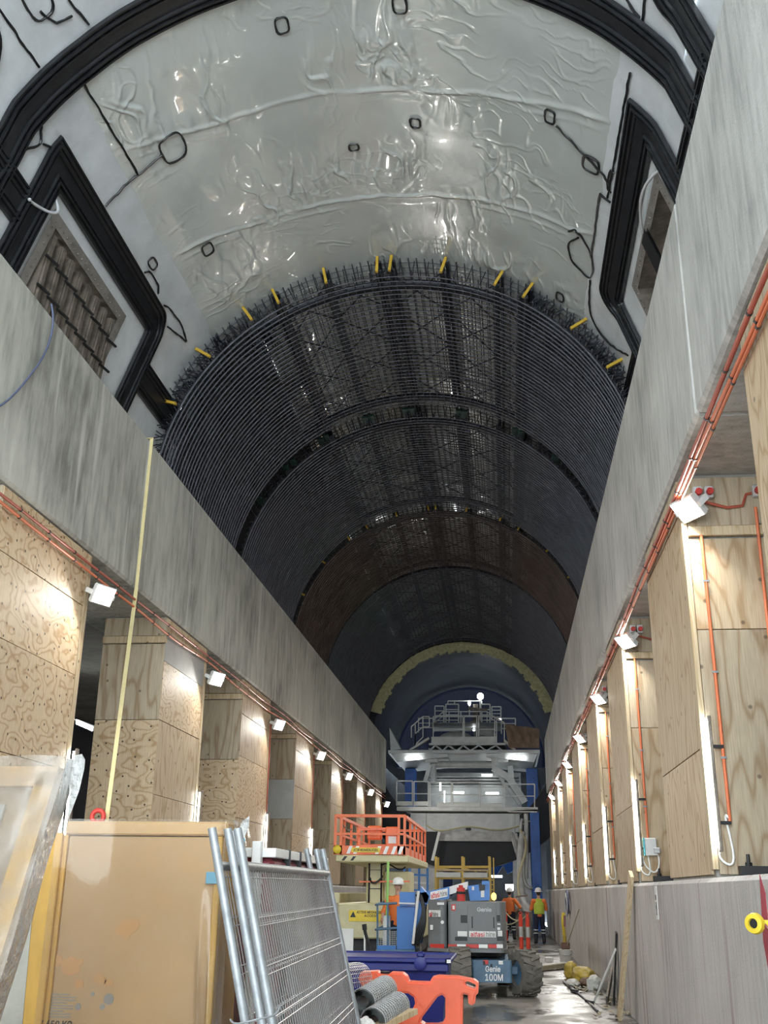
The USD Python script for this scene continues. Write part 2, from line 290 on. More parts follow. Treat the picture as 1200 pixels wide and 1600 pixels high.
P = [p for p in P if p[0] != 'soffit_chamfer']
thing('wall_right', 'right concrete wall with low parapet and deep beam carried on plywood-clad columns', None, P, kind='structure', base=(XR, 0, 0))
P = [('parapet', bev(-11, XL, Y0, 52, -.3, ZP, .04), 'wall_concrete', {'smooth': False})]+beam(-6.7, XL, (13.75, 31.), 'beam_concrete', 1)
P += [('soffit_slab', box(-11, XL-.32, Y0, 50, ZB+.1, ZB+.4), 'soffit_concrete'), ('rear_wall', box(-11.2, -11, Y0, 52, 0, 8), 'membrane_dark')]
thing('wall_left', 'left concrete wall with deep smooth beam carried on plywood-clad columns', None, P, kind='structure', base=(XL, 0, 0))
# vault membrane
def ridged(p, seed): return 1-np.abs(2*meshkit.noise(p, seed)-1)
def wrinkle(Y, a):
    s = np.radians(a)*RV; sh = Y.shape; o = np.zeros(sh).ravel(); F = lambda ks, ky, sd, n=3: meshkit.fbm(np.c_[(s*ks).ravel(), (Y*ky).ravel(), o+sd], n, sd).reshape(sh)
    N = lambda u, sd: ridged(u, sd).reshape(sh); d = np.zeros(sh); near = np.zeros(sh)
    for yc, k in ((12.15, .022), (14.65, .026), (9.9, .01), (17.2, .012)):               # hung seams: the sheet bellies between them
        yy = yc-.25*(np.radians(a)*2)**2+.25*(F(.9, 0, 5+int(yc))-.5); t = Y-yy
        d += k*np.exp(-(t/.045)**2)*(.2+1.3*F(2.5, 0, 9+int(yc)))+.5*k*np.exp(-((t-.2)/.035)**2)*np.clip(F(1.7, .5, 2)-.4, 0, 1)*3; near += np.exp(-((t+.55)/.7)**2)
    warp = ((F(1.3, .9, 33)-.5)*5).ravel(); patch = np.clip((F(.75, .8, 21)-.42)/.16, 0, 1)*np.clip(near, .25, 1)
    B = lambda x, t: (lambda r: r*r*(3-2*r))(np.clip((x-t)/(1-t), 0, 1))
    u = np.c_[(s*3.8).ravel()+warp, (Y*.5).ravel()+.35*warp, o]; d += .034*B(N(u, 11), .72)*patch        # thin folds running along the tunnel
    u = np.c_[(s*6.5).ravel()-warp*1.2, (Y*1.1).ravel()+.8*warp, o+3]; d += .016*B(N(u, 15), .74)*patch
    u = np.c_[(s*2.2).ravel(), (Y*7).ravel()+warp*1.5, o+7]; d += .008*B(N(u, 14), .8)*np.clip((F(.9, .7, 8)-.45)/.12, 0, 1)
    d += .07*F(.7, .8, 2, 2)
    return d*np.clip((47.6-np.abs(a))/5, 0, 1)
P = []
Yg, Ag = np.meshgrid(np.linspace(9.7, 17.2, 400), np.linspace(-47.2, 47.6, 420), indexing='ij')
P.append(('membrane_sheet', grid(surf(Yg, Ag, wrinkle(Yg, Ag))), 'membrane', {'smooth': True}))
Yg, Ag = np.meshgrid(np.linspace(17.15, 47.6, 160), np.linspace(-36, 37, 60), indexing='ij')
P.append(('membrane_sheet', grid(surf(Yg, Ag, .05*meshkit.fbm(np.c_[Yg.ravel()*.6, Ag.ravel()*.08, 0*Ag.ravel()], 3, 2).reshape(Yg.shape))), 'membrane', {'smooth': True}))
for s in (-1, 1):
    Yg, Ag = np.meshgrid(np.linspace(17.15, 47.6, 80), np.linspace(36, 92, 30), indexing='ij'); P.append(('backing_sheet', grid(surf(Yg, s*Ag, .01)), 'backing_black', {'smooth': True}))  # dark sheet painting in the shade behind the dense side bars
Yg, Ag = np.meshgrid(np.linspace(-5, 9.75, 120), np.linspace(-60, 60, 70), indexing='ij')
P.append(('membrane_sheet', grid(surf(Yg, Ag, .03*meshkit.fbm(np.c_[Yg.ravel()*.9, Ag.ravel()*.1, 0*Ag.ravel()], 3, 2).reshape(Yg.shape))), 'membrane_matt', {'smooth': True}))
FR = {-1: [(4.4, 9.02, 53.8), (10.48, 15.22, 53.8), (16.3, 21., 53.8)], 1: [(4.5, 9.2, 50.3), (10.77, 15.5, 50.3), (16.5, 21.2, 50.3)]}
for s in (-1, 1):
    Yg, Ag = np.meshgrid(np.linspace(9.5, 17.3, 260), np.r_[np.linspace(46.5, 62, 32), np.linspace(62.6, 92, 40)], indexing='ij')
    bm = .012*meshkit.fbm(np.c_[Yg.ravel()*2, Ag.ravel()*.3, 0*Ag.ravel()+s], 3, 6).reshape(Yg.shape)
    yc, ac = (Yg[:-1, :-1]+Yg[1:, 1:])/2, (Ag[:-1, :-1]+Ag[1:, 1:])/2
    keep = np.ones(yc.shape, bool)
    for y0, y1, ao in FR[s][1:]: keep &= ~((yc > y0+.75) & (yc < y1-1.35+.02*(ac-60)*0) & (ac > ao+9.4))
    P.append(('side_sheet', grid(surf(Yg, s*Ag, bm), keep), 'membrane_matt', {'smooth': True}))
    Yg, Ag = np.meshgrid(np.linspace(-5, 9.55, 200), np.r_[np.linspace(59.5, 92, 60)], indexing='ij')
    P.append(('side_sheet', grid(surf(Yg, s*Ag, 0)), 'membrane_matt', {'smooth': True}))
def weld(pts, w=.016, closed=False, n=None, wob=.018):
    """a black weld bead drawn over the sheet through (Y, angle) points"""
    q = [np.array(p, float) for p in pts]; q = q+[q[0]] if closed else q; L = []
    for _ in range(2 if len(q) > 3 and not closed else 0): q = [q[0]]+[r for a, b in zip(q[:-1], q[1:]) for r in (a*.8+b*.2, a*.2+b*.8)]+[q[-1]]
    for a, b in zip(q[:-1], q[1:]):
        k = max(2, int(np.hypot(b[0]-a[0], (b[1]-a[1])*.082)/.05)); L += [a+(b-a)*i/k for i in range(k)]
    L = np.array(L+[q[-1]]); L = L[:-1] if closed else L
    t = meshkit.noise(np.c_[L*[9, .7], 0*L[:, 0]], 3)-.5; L[:, 0] += wob*2*t; L[:, 1] += wob*14*(meshkit.noise(np.c_[L*[7, .6], 0*L[:, 0]+5], 4)-.5)
    h = np.where(np.abs(L[:, 1]) < 47.5, wrinkle(L[:, :1], L[:, 1:])[:, 0], .012)+.026 if L[0, 0] > 9.6 else .035
    return tube(surf(L[:, 0], L[:, 1], h), w*(.8+.5*meshkit.noise(np.c_[L*[14, 1.2], 0*L[:, 0]], 8)), 6, closed)
def loop(Y, a, ry, ra, sq=.6, n=20, ph=.3):
    t = np.linspace(0, 2*np.pi, n, endpoint=False)+ph; f = lambda c: np.sign(c)*np.abs(c)**sq
    return [(Y+ry*f(math.sin(x)), a+ra*f(math.cos(x))) for x in t]
W = [[(10.05, -46.3), (12.0, -45.1), (12.03, -53.4)], [(12.0, -45.1), (11.95, -39.4)], [(10.12, -56.0), (10.3, -57.8), (10.1, -61), (9.95, -66)], [(10.33, -57.6), (10.5, -56.4)], [(8.5, -52.3), (9.45, -51.3)],
     [(9.0, -42.3), (9.45, -41.2)], [(8.9, -47), (9.15, -45.5), (9.2, -43)], [(13.75, -53.4), (13.85, -52.2), (14.25, -52.1), (14.4, -53.2)], [(14.75, -53.4), (14.9, -52.6), (15.5, -52.), (16.0, -53.0)], [(15.25, -55), (16.0, -53.2)],
     [(10.37, 49.7), (12.9, 48.9)], [(12.07, 36.6), (12.6, 49)], [(12.95, 49.6), (12.95, 47.0), (14.52, 46.7)], [(14.3, 43.5), (14.6, 41.0), (15.0, 42.5), (15.25, 47.2), (14.9, 48.0), (14.5, 46.6), (14.1, 43), (14.25, 41.2)],
     [(15.25, 47.3), (16.2, 48.5), (16.5, 52), (16.5, 56.5), (15.9, 63)], [(12.3, 49.6), (12.3, 48.4), (12.7, 48.4), (12.75, 49.5)], [(8.9, 50.2), (9.6, 50.5)], [(9.2, 43), (9.52, 49.8)]]
for w in W: P.append(('weld_line', weld(w), 'weld_black'))
for c in [(11.95, -37.2, .26, 2.4), (13.32, -4.1, .07, .95), (14.38, -39.2, .15, 1.2), (10.7, -11.8, .13, 1.1), (10.57, 8.3, .14, 1.2), (12.82, 8.6, .1, 1.0), (11.95, 35.2, .13, 1.0), (12.46, 44.4, .15, 1.7), (13.75, -50.9, .13, .9), (16.3, 40.4, .13, 1.), (8.75, -46.5, .25, 2.)]:
    P.append(('patch_outline', weld(loop(*c), .015, True, wob=.01), 'weld_black'))
# ribbed waterstop bands
RIB = []
for d, h in [(0, 0), (.005, .05), (.03, .05), (.035, .02), (.075, .02), (.08, .065), (.105, .065), (.11, .02), (.15, .02), (.155, .05), (.175, .05), (.18, .02), (.36, .02), (.365, .055), (.385, .055), (.39, .02), (.43, .02), (.435, .065), (.46, .065), (.465, .02), (.505, .02), (.51, .05), (.535, .05), (.54, 0)]: RIB.append((d, h+.012))
RIB = np.array(RIB)
def band_hoop(y0, a0, a1, n=120):
    a = np.linspace(a0, a1, n)[:, None]; yy = y0+.03*(meshkit.noise(np.c_[a[:, 0]*.25, 0*a[:, 0], 0*a[:, 0]+y0], 2)-.5)[:, None]
    hh = np.where(np.abs(a) < KINK+.1, .035, .01)
    return grid(surf(yy+RIB[:, 0]*1.08, a+0*RIB[:, 0], RIB[:, 1]+hh))
def band_long(a0, y0, y1, s):
    Y = np.linspace(y0, y1, 40)[:, None]; return grid(surf(Y+0*RIB[:, 0], s*(a0+np.degrees(RIB[:, 0]/RV)), RIB[:, 1]+.004))
def band_frame(y0, y1, ao, s):
    deg = np.degrees(1/RV); out = []
    path = []
    for d, h in RIB:
        r = max(.42-d*.7, .05); c = []
        for a in np.linspace(92, ao+d*deg, 26): c.append((y0+d, a))
        for y in np.linspace(y0+d, y1-d-r, 24)[1:]: c.append((y, ao+d*deg))
        for t in np.linspace(0, np.pi/2, 8)[1:]: c.append((y1-d-r+r*math.sin(t), ao+(d+r-r*math.cos(t))*deg))
        for a in np.linspace(ao+(d+r)*deg, 92, 22)[1:]: c.append((y1-d, a))
        path.append(c)
    Q = np.array(path).transpose(1, 0, 2); return grid(surf(Q[..., 0], s*Q[..., 1], RIB[:, 1]+.016))
ws = lambda m, lab: P.append(('waterstop_band', m, 'waterstop', {'smooth': 40, 'label': lab}))
ws(band_hoop(9.5, -92, 92), 'black ribbed waterstop band running right round the vault as a hoop')
ws(band_frame(*FR[-1][1], -1), 'black ribbed waterstop band framing the left recess'); ws(band_frame(*FR[1][1], 1), 'black ribbed waterstop band framing the right recess')
ws(band_frame(*FR[-1][0], -1), 'black ribbed waterstop band at the top left edge'); ws(band_frame(*FR[1][0], 1), 'black ribbed waterstop band in the top right corner')
for s in (1, -1):
    for y0, y1 in ((9.0, FR[s][1][0]+.1), (FR[s][1][1]-.1, 22)): ws(band_long(64.6, y0, y1, s), 'black waterstop strip along the foot of the vault')
thing('ceiling', 'vaulted tunnel ceiling lined with wrinkled pale grey waterproof membrane', None, P, kind='structure', base=(XC, 0, ZT))
for s, n in ((1, 'right'), (-1, 'left')):
    y0, y1, _ = FR[s][1]
    # the recess behind the opening
    ya, yb = y0+.7, y1-1.3; xa, za = prof(s*(FR[s][1][2]+8.4)); D = .9*s
    xi = xa-.02*s; ring = []
    ang = FR[s][1][2]+8.9; st_ = []
    for d in (0, .15):
        pass
    Yr = np.array([ya-.02, ya+.16]); k = []
    def strip(yA, yB, aA, aB, h, n=10):
        Yg, Ag = np.meshgrid(np.linspace(yA, yB, n), np.linspace(aA, aB, n), indexing='ij'); return grid(surf(Yg, s*Ag, h))
    top = surf(0, s*ang)
    fl = [strip(ya-.03, yb+.03, ang-.2, ang+2.0, .03), strip(ya-.03, ya+.17, ang+1.8, 90, .03), strip(yb-.17, yb+.03, ang+1.8, 90, .03)]
    inner = []
    A = surf(np.array([ya, yb]), s*(ang+1)); B = surf(np.array([ya, yb]), s*90.)
    out = np.array([s*1.1, 0, 0.12])
    inner = [(np.array([A[0], A[1], A[1]+out, A[0]+out]), [[0, 1, 2, 3]]), (np.array([A[0], B[0], B[0]+out, A[0]+out]), [[0, 1, 2, 3]]), (np.array([A[1], B[1], B[1]+out, A[1]+out]), [[0, 1, 2, 3]]), (np.array([A[0], A[1], B[1], B[0]])+out, [[0, 1, 2, 3]])]
    parts = [('steel_frame', cat(fl), 'steel_plate'), ('pocket', cat(inner), 'steel_dirty')]
    bolts = []
    for y in np.arange(ya+.1, yb, .13): bolts.append(sph(surf(y, s*(ang+1.2), .035), .016, 1))
    for a in np.arange(ang+2.5, 84, 1.6): bolts += [sph(surf(ya+.08, s*a, .035), .016, 1), sph(surf(yb-.08, s*a, .035), .016, 1)]
    parts.append(('bolts', cat(bolts), 'steel_dirty', {'kind': 'stuff'}))
    if s < 0:
        for i, y in enumerate(np.linspace(ya+.35, yb-.12, 8)):
            t = surf(y, s*(ang+2.4), -.12); b = surf(y, s*90, .25)
            parts.append(('steel_rib', cat(bar(t, b, .13, .16, (0, 1, 0)), bar(t+[.05, .0, 0], b+[.11, 0, 0], .05, .09, (0, 1, 0))), 'steel_dirty'))
            for q in (.2, .42, .64, .86):
                p = t+(b-t)*q; parts.append(('clamp_pin', bar(p+[.1, -.12, .02], p+[.15, .16, .02], .03), 'black'))
    else:
        t = surf((ya+yb)/2, s*(ang+3), -.1)
        parts.append(('inner_plate', cat(strip(ya+.17, yb-.17, ang+2, 90, -.25)), 'steel_plate'))
        bl = [sph(surf(y, s*a, -.22), (.05, .05, .05), 1) for y in np.arange(ya+.35, yb-.2, .3) for a in np.arange(ang+4.5, 86, 3.2)]
        parts.append(('coupler', cat(bl), 'black', {'kind': 'stuff'}))
        parts.append(('beam_clamp', cat(strip(ya+1.05, ya+1.4, ang+1.5, 88, .06), strip(ya+1.05, ya+1.4, ang+1.5, 88, .10)), 'black'))
    thing('recess_formwork', ('brown steel ribbed formwork in the recess above the left beam' if s < 0 else 'bolted steel plate in the recess above the right beam'), 'formwork', parts)
def hang(n, lab, pts, r, m, c='cable', **k): return thing(n, lab, c, [('hose' if c == 'hose' else 'wire', tube(curve(pts, 40), r, 8), m, {'smooth': True})], **k)
hang('hose', 'clear hose looping over the top of the left recess', [surf(11.0, -61.5, .04), surf(11.1, -63.3, .12), surf(10.9, -65, .1), surf(10.5, -66.5, .12)], .022, 'cable_pale', 'hose')
hang('hose', 'clear hose looping beside the bolted plate of the right recess', [surf(11.3, 60.5, .04), surf(11.7, 59.2, .14), surf(12.3, 58.6, .12), surf(12.8, 59.4, .05)], .022, 'cable_pale', 'hose')
hang('cable', 'thin dark cable dangling from the left recess over the face of the beam', [AX(80, 475, XL+.03), AX(83, 500, XL+.05), AX(75, 540, XL+.04), AX(52, 580, XL+.04), AX(20, 618, XL+.04), AX(-10, 640, XL+.04)], .013, 'cable_blue')
# ================================================================== reinforcement cages
SPA = [-66.6, -52, -37.4, -29.5, -16.7, -3.9, -.6, 12, 25.5, 33, 48, 60.5]
surfc = lambda Y, a, h=0.: surf(Y, a, h, RV, 200)
def ring(Y, h, r=.015, a0=-100, a1=100, n=64, k=5, thin=0.):
    a = np.linspace(a0, a1, n); return tube(surfc(Y, a, h), r*(1-thin*np.clip((36-np.abs(a-2))/6, 0, 1)), k)
def lon(a, ya, yb, h, r=.013): return tube(surfc(np.array([ya, yb]), a, h), r, 4)
BAYS = [(16.5, 22.0, 'rebar', 'nearest the camera, with yellow spacers along its front'), (22.65, 28.75, 'rebar', 'second from the camera'),
        (29.3, 34.85, 'rebar_rust', 'third from the camera, partly rusted'), (35.2, 46.6, 'rebar', 'farthest away, ending at the yellow hessian ring')]
for b, (ya, yb, m, lab) in enumerate(BAYS):
    P = []; far = b > 1; st = .155 if b < 2 else .19
    ys = np.arange(ya+.02, yb, st)
    if b == 0:
        for y in ys: P.append(('ring_bar', ring(y, .42+.012*rng.random(), .021, n=80, thin=.5), m, {'smooth': True}))
    else: P.append(('inner_ring_bars', cat([ring(y, .42, .021, n=56, k=4, thin=.45) for y in ys]), m, {'kind': 'stuff', 'smooth': True}))
    P.append(('outer_ring_bars', cat([ring(y+.06, .10, .015, n=44, k=4, thin=.5) for y in np.arange(ya, yb, st*1.1)]), 'rebar_dark' if b else 'rebar', {'kind': 'stuff', 'smooth': True}))
    P.append(('side_ring_bars', cat([ring(y+.07, .36, .012, s*31, s*88, 20, 4) for y in ys for s in (-1, 1)]), 'rebar_dark', {'kind': 'stuff', 'smooth': True}))
    P.append(('long_bars', cat([lon(a, ya-.12, yb+.1, .39, .012) for a in np.arange(-86, 86.1, 2.1)]), 'rebar_dark' if b else m, {'kind': 'stuff'}))
    P.append(('outer_long_bars', cat([lon(a, ya-.12, yb+.1, .13) for a in np.arange(-86, 86.1, 1.9)]), 'rebar' if b == 0 else 'rebar_dark', {'kind': 'stuff'}))
    rnd = random.Random(b); L = []
    for k in range(900 if b == 0 else 500):
        a = rnd.choice((-1, 1))*rnd.uniform(34, 86); y = rnd.uniform(ya, yb if b else ya+1.2); L.append(bar(surfc(y, a, .10), surfc(y+rnd.uniform(-.2, .2), a+rnd.uniform(-2.5, 2.5), .42), .014))
    for a in np.arange(-60, 61, 3.4): L.append(bar(surfc(ya+.02, a, .10), surfc(ya-.02, a, .42), .014))
    P.append(('links', cat(L), 'girder', {'kind': 'stuff'}))
    for a in (-47, -29.5, -16.7, -3.9, -.6, 12, 25.5, 33):
        w = .028 if a not in (-29.5, 33) else .05
        g = [tube(surfc(np.array([ya-.1, yb+.1]), a+e, h), w, 5) for h in (.16, .35) for e in (-.5, .5)]; n = int((yb-ya)/.35)
        for i in range(n): g.append(bar(surfc(ya+i*.35, a, .16 if i % 2 else .36), surfc(ya+(i+1)*.35, a, .36 if i % 2 else .16), .018))
        P.append(('lattice_girder', cat(g), 'girder'))
    L = []; ga = (-29.5, -16.7, -2.2, 12, 25.5, 33)
    for a, c in zip(ga[:-1], ga[1:]):
        for y in np.arange(ya, yb-1, 1.37): L += [bar(surfc(y, a, .3), surfc(y+1.37, c, .3), .022), bar(surfc(y+1.37, a, .28), surfc(y, c, .28), .022)]
    P.append(('cross_braces', cat(L), 'girder', {'kind': 'stuff'}))
    for y in (ya+.45, yb-.25) if b < 3 else (ya+.3,):
        P.append(('arch_rib', cat(ring(y, .30, .07, -37, 37, n=56, k=6), ring(y+.14, .30, .05, -37, 37, n=56, k=5)), 'girder', {'smooth': True}))
    if b in (0, 2):
        for a in SPA: P.append(('spacer', bar(surfc(ya-.10, a, .05), surfc(ya-.14, a+rnd.uniform(-.6, .6), .40), .055, .05), 'spacer_yellow'))
    if b == 1:
        for a in (-60, -47, -44, -33, -31, -17.5, -15.5, -4.5, -2.5, 12.5, 14, 31, 33, 46): P.append(('support_pad', bar(surfc(ya-.28, a, .30), surfc(ya+.1, a, .30), .15, .05), 'pad_green'))
    thing('rebar_cage', 'rebar cage under the vault, '+lab, 'reinforcement', P, base=(XC, (ya+yb)/2, ZT))
# hessian ring, poured lining beyond
def annulus(Yc, r0, r1, dep, a1=74, n=74, seed=1):
    rr = random.Random(seed); out = []
    A = np.linspace(-a1, a1, n)
    for i in range(n-1):
        j = rr.uniform(-.03, .1)+(.12*rr.random() if abs(A[i]) > 45 else 0); t = rr.uniform(-.05, .05)
        P = [(XC+r*math.sin(math.radians(a+e)), y, ZC+r*math.cos(math.radians(a+e))) for y in (Yc+t, Yc+t+dep) for a, e in ((A[i], -.15), (A[i+1], .15)) for r in (r0-j, r1)]
        out.append(hull(P))
    return out
thing('hessian_ring', 'pale yellow hessian strips hung in a ring at the far end of the reinforcement', 'hessian ring', [('hessian_strip', m, 'hessian', {'smooth': False}) for m in annulus(46.85, 3.92, 4.32, .12)])
Yg, Ag = np.meshgrid(np.linspace(47.2, 75, 60), np.linspace(-100, 100, 60), indexing='ij')
w = .10*meshkit.fbm(np.c_[Yg.ravel()*.5, Ag.ravel()*.05, 0*Ag.ravel()], 3, 8).reshape(Yg.shape)
Q = np.stack([XC+(4.15-w)*np.sin(np.radians(Ag)), Yg, ZC+(4.15-w)*np.cos(np.radians(Ag))], -1)
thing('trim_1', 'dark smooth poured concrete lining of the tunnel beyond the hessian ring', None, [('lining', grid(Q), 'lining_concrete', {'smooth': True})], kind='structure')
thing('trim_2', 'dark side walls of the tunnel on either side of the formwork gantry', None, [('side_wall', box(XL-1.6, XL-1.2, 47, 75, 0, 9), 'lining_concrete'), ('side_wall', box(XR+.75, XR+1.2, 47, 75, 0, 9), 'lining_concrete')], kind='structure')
# ================================================================== plywood-clad columns, floodlights, battens, conduits
ORD = ['nearest the camera', 'second from the camera', 'third from the camera', 'fourth from the camera', 'fifth from the camera', 'sixth from the camera', 'seventh from the camera', 'farthest from the camera']
RC = [(4.5, 2.6), (10.1, 2.65), (15.9, 2.5), (20.9, 2.55), (26.5, 2.5), (32.1, 2.5), (37.7, 2.5), (43.3, 2.5)]
LC = [(9.75, 2.5), (15.45, 2.3), (20.5, 2.6), (26.2, 2.5), (31.9, 2.2), (37.6, 2.2), (43.2, 2.2)]
def lamp_head(c, n, upv=(0, 0, 1)):
    """LED floodlight: finned body, glowing front, bracket"""
    n = np.array(n, float); n /= np.linalg.norm(n); u = np.cross(upv, n); u /= np.linalg.norm(u); v = np.cross(n, u); Mx = np.stack([u, v, n], 1)
    T = lambda m: (cat(m)[0]@Mx.T+np.asarray(c, float), cat(m)[1])
    fins = [box(-.14+.04*i, -.13+.04*i, -.11, .11, -.065, -.03) for i in range(8)]
    q = np.array([[-.145, -.105, .022], [.145, -.105, .022], [.145, .105, .022], [-.145, .105, .022]])
    return [('housing', T(cat(bev(-.165, .165, -.125, .125, -.03, .02, .008), fins)), 'lamp_body'), ('lens', T((q, np.array([[0, 1, 2, 3]]))), 'flood_glow'),
            ('bracket', T(cat(box(-.185, -.165, -.03, .03, -.12, .01), box(.165, .185, -.03, .03, -.12, .01), box(-.185, .185, -.03, .03, -.135, -.12))), 'white_plastic')]
def batten(x, y, z0, z1, face=-1):
    return [('diffuser', cat(hull([(x+.026*math.cos(t), y+face*(.02+.02*math.sin(t)), z) for z in (z0, z1) for t in np.linspace(0, 2*np.pi, 12)])), 'tube_glow', {'smooth': 40}),
            ('housing', bev(x+.012, x+.045, y+face*.015-.03, y+face*.015+.03, z0-.03, z1+.03, .006), 'steel_dirty')]
for i, (y, w) in enumerate(RC):
    rr = random.Random(i+5); P = [('concrete_core', box(1.875, 3.28, y+.025, y+w-.025, ZP, ZB+.12), 'soffit_concrete')]
    j = lambda s=.08: rr.uniform(-s, s)
    zs = [1.875, 2.95+j(), 5.36, 5.72]; x0, x1 = 1.845, 1.875
    ym = y+.12+(w-.12)*.5
    for a, b in zip(zs[:-1], zs[1:]): P.append(('plywood_sheet', bev(x0+j(.003), x1, y+.115, y+w, a+.004, b-.004, .003), 'plywood' if b < 5.5 else 'plywood_grey', {'smooth': False}))
    P.append(('edge_board', bev(x0-.004, x1+.02, y-.02, y+.105, 2.0+j(), 5.5, .004), 'pine', {'smooth': False}))
    zc = [1.875, 4.07+j(.15), 5.05]
    for a, b in zip(zc[:-1], zc[1:]):
        for xa, xb in ((1.9, 2.75), (2.755, 3.3)): P.append(('plywood_sheet', bev(xa, xb, y-.012+j(.002), y+.025, a+.004, b-.004, .003), 'plywood_grey' if (i+int(b)) % 2 else 'plywood', {'smooth': False}))
    P += [('batten_strip', bev(1.9, 3.3, y-.05, y+.02, 5.07, 5.17, .006), 'pine'), ('header_board', bev(1.9, 3.3, y-.014, y+.02, 5.18, 5.70, .004), 'plywood_grey', {'smooth': False})]
    P.append(('base_plate', cat(box(2.06, 2.75, y-.14, y-.016, ZP+.0, ZP+.10), cyl((2.14, y-.09, ZP+.1), (2.14, y-.09, ZP+.2), .016, 8), cyl((2.14, y-.09, ZP+.1), (2.14, y-.09, ZP+.13), .032, 6)), 'black'))
    thing('plywood_column', f'plywood-clad column on the right parapet, {ORD[i]} on that side', 'column', P, base=(2.57, y+w/2, ZP))
    if i == 0: continue
    n = ORD[i-1]
    thing('floodlight', f'white LED floodlight high on the right columns, {n} of the lit row', 'floodlight', lamp_head((1.885, y-.2, 5.30), (-.62, -.36, -.70)))
    P = batten(1.885, y-.065, 2.10, 3.25)
    for z in (3.0, 2.32): P.append(('bracket', bar((1.9, y-.055, z), (2.03, y-.045, z), .03), 'black'))
    P.append(('lead', tube(curve([(1.92, y-.04, 2.08), (1.94, y-.045, 1.98), (1.99, y-.05, 1.96), (2.025, y-.045, 2.05), (2.027, y-.035, 2.35)], 20), .012, 6), 'white_plastic', {'smooth': True}))
    thing('batten_light', f'upright white LED batten light on the right columns, {n}', 'light', P)
    P = [('tube', cat(cyl((2.02, y-.035, 5.08), (2.027, y-.035, 2.33), .016, 8)), 'orange_conduit', {'smooth': True}),
         *[('saddle', bar((1.995, y-.045, z), (2.055, y-.045, z), .012, .02), 'galv') for z in (4.6, 3.7, 2.9)]]
    thing('conduit', f'orange conduit running down to the batten light of the right columns, {n}', 'conduit', P)
    if i < 4:
        P = [('tube', tube([(2.08, y-.06, 5.42), (2.3, y-.04, 5.36), (2.45, y-.03, 5.38), (2.5, y-.03, 5.5), (2.6, y-.03, 5.52)], .016, 6), 'red_cable'), ('tube', cyl((2.57, y-.06, 5.35), (2.545, y-.035, 2.6), .016, 8), 'orange_conduit')]
        for x in (2.02, 2.13, 2.6): P.append(('socket', cat(bev(x-.045, x+.045, y-.10, y-.014, 5.46, 5.58, .01)), 'socket_clear', {'sub': [('plug', lathe([(0, -.03), (.035, -.03), (.035, .03), (0, .03)], (x, y-.115, 5.51), 'y', 10), 'red')]}))
        thing('socket_row', f'orange sockets and red cable high on the right columns, {n}', 'sockets', P)
y = 15.9
thing('switch_box', 'grey switch box with teal label beside the batten light of the third right column', 'switch box', [('body', bev(1.96, 2.13, y-.14, y-.02, 2.22, 2.46, .01), 'lamp_body'), ('cover', box(1.945, 1.965, y-.145, y-.03, 2.22, 2.46), 'teal_label'), ('plug', cat(bev(2.08, 2.17, y-.16, y-.04, 2.25, 2.33, .01)), 'steel_grey'),
    ('lead', tube(curve([(2.12, y-.09, 2.25), (2.15, y-.09, 2.12), (2.08, y-.09, 2.0), (2.0, y-.09, 2.04), (1.94, y-.08, 2.2)], 20), .012, 6), 'white_plastic')])
for i, (y, w) in enumerate(LC):
    rr = random.Random(i+50); j = lambda s=.08: rr.uniform(-s, s); yf = y+w
    P = [('concrete_core', box(-6.2, -5.245, y+.025, yf-.025, ZP, ZB+.12), 'soffit_concrete')]
    zs = [1.875, 3.02, 4.15+j(.05), 5.03, 5.50, 5.72]
    for k, (a, b) in enumerate(zip(zs[:-1], zs[1:])):
        m = 'grey_board' if (i == 1 and k == 3) else ('plywood_holes' if i == 0 or (i+k) % 3 == 0 else 'plywood')
        P.append(('plywood_sheet', bev(-5.245, -5.215+j(.003), y, yf-.11 if k < 4 else yf, a+.004, b-.004, .003), m, {'smooth': False}))
    P.append(('edge_board', bev(-5.245, -5.21, yf-.1, yf+.02, 1.9, 5.5, .004), 'pine', {'smooth': False}))
    zc = [1.875, 4.12 if i < 3 else 3.4, 5.3] if i != 3 else [1.875, 3.35, 4.3, 5.3]
    for k, (a, b) in enumerate(zip(zc[:-1], zc[1:])): P.append(('plywood_sheet', bev(-6.23, -5.22, y-.014+j(.002), y+.025, a+.004, b-.004, .003), 'grey_board' if i == 3 and k == 1 else ('plywood_holes' if k == 0 and i < 3 else 'plywood_grey'), {'smooth': False}))
    P += [('batten_strip', bev(-6.23, -5.2, y-.05, y+.02, 5.31, 5.42, .006), 'pine'), ('header_board', bev(-6.23, -5.22, y-.014, y+.02, 5.43, 5.72, .004), 'plywood_grey', {'smooth': False})]
    thing('plywood_column', f'plywood-clad column on the left side, {ORD[i] if i < 6 else ORD[7]} on that side', 'column', P, base=(-5.72, y+w/2, ZP))
    n = ORD[i] if i < 6 else ORD[7]
    thing('floodlight', f'white LED floodlight high on the left columns, {n} of that row', 'floodlight', lamp_head((-4.99, yf-.05, 5.18), (.80, -.38, -.40)))
    if i < 4:
        P = batten(-5.17, yf+.06, 2.10, 3.25); P += [('bracket', bar((-5.26, yf+.05, z), (-5.17, yf+.05, z), .03), 'black') for z in (3.0, 2.3)]
        thing('batten_light', f'upright white LED batten light on the left columns, {n}', 'light', P)
    if i > 1: thing('conduit', f'thin red conduit down the far edge of the left columns, {n}', 'conduit', [('tube', cyl((-5.2, yf+.035, 5.2), (-5.2, yf+.035, 3.3), .014, 6), 'red_cable')])
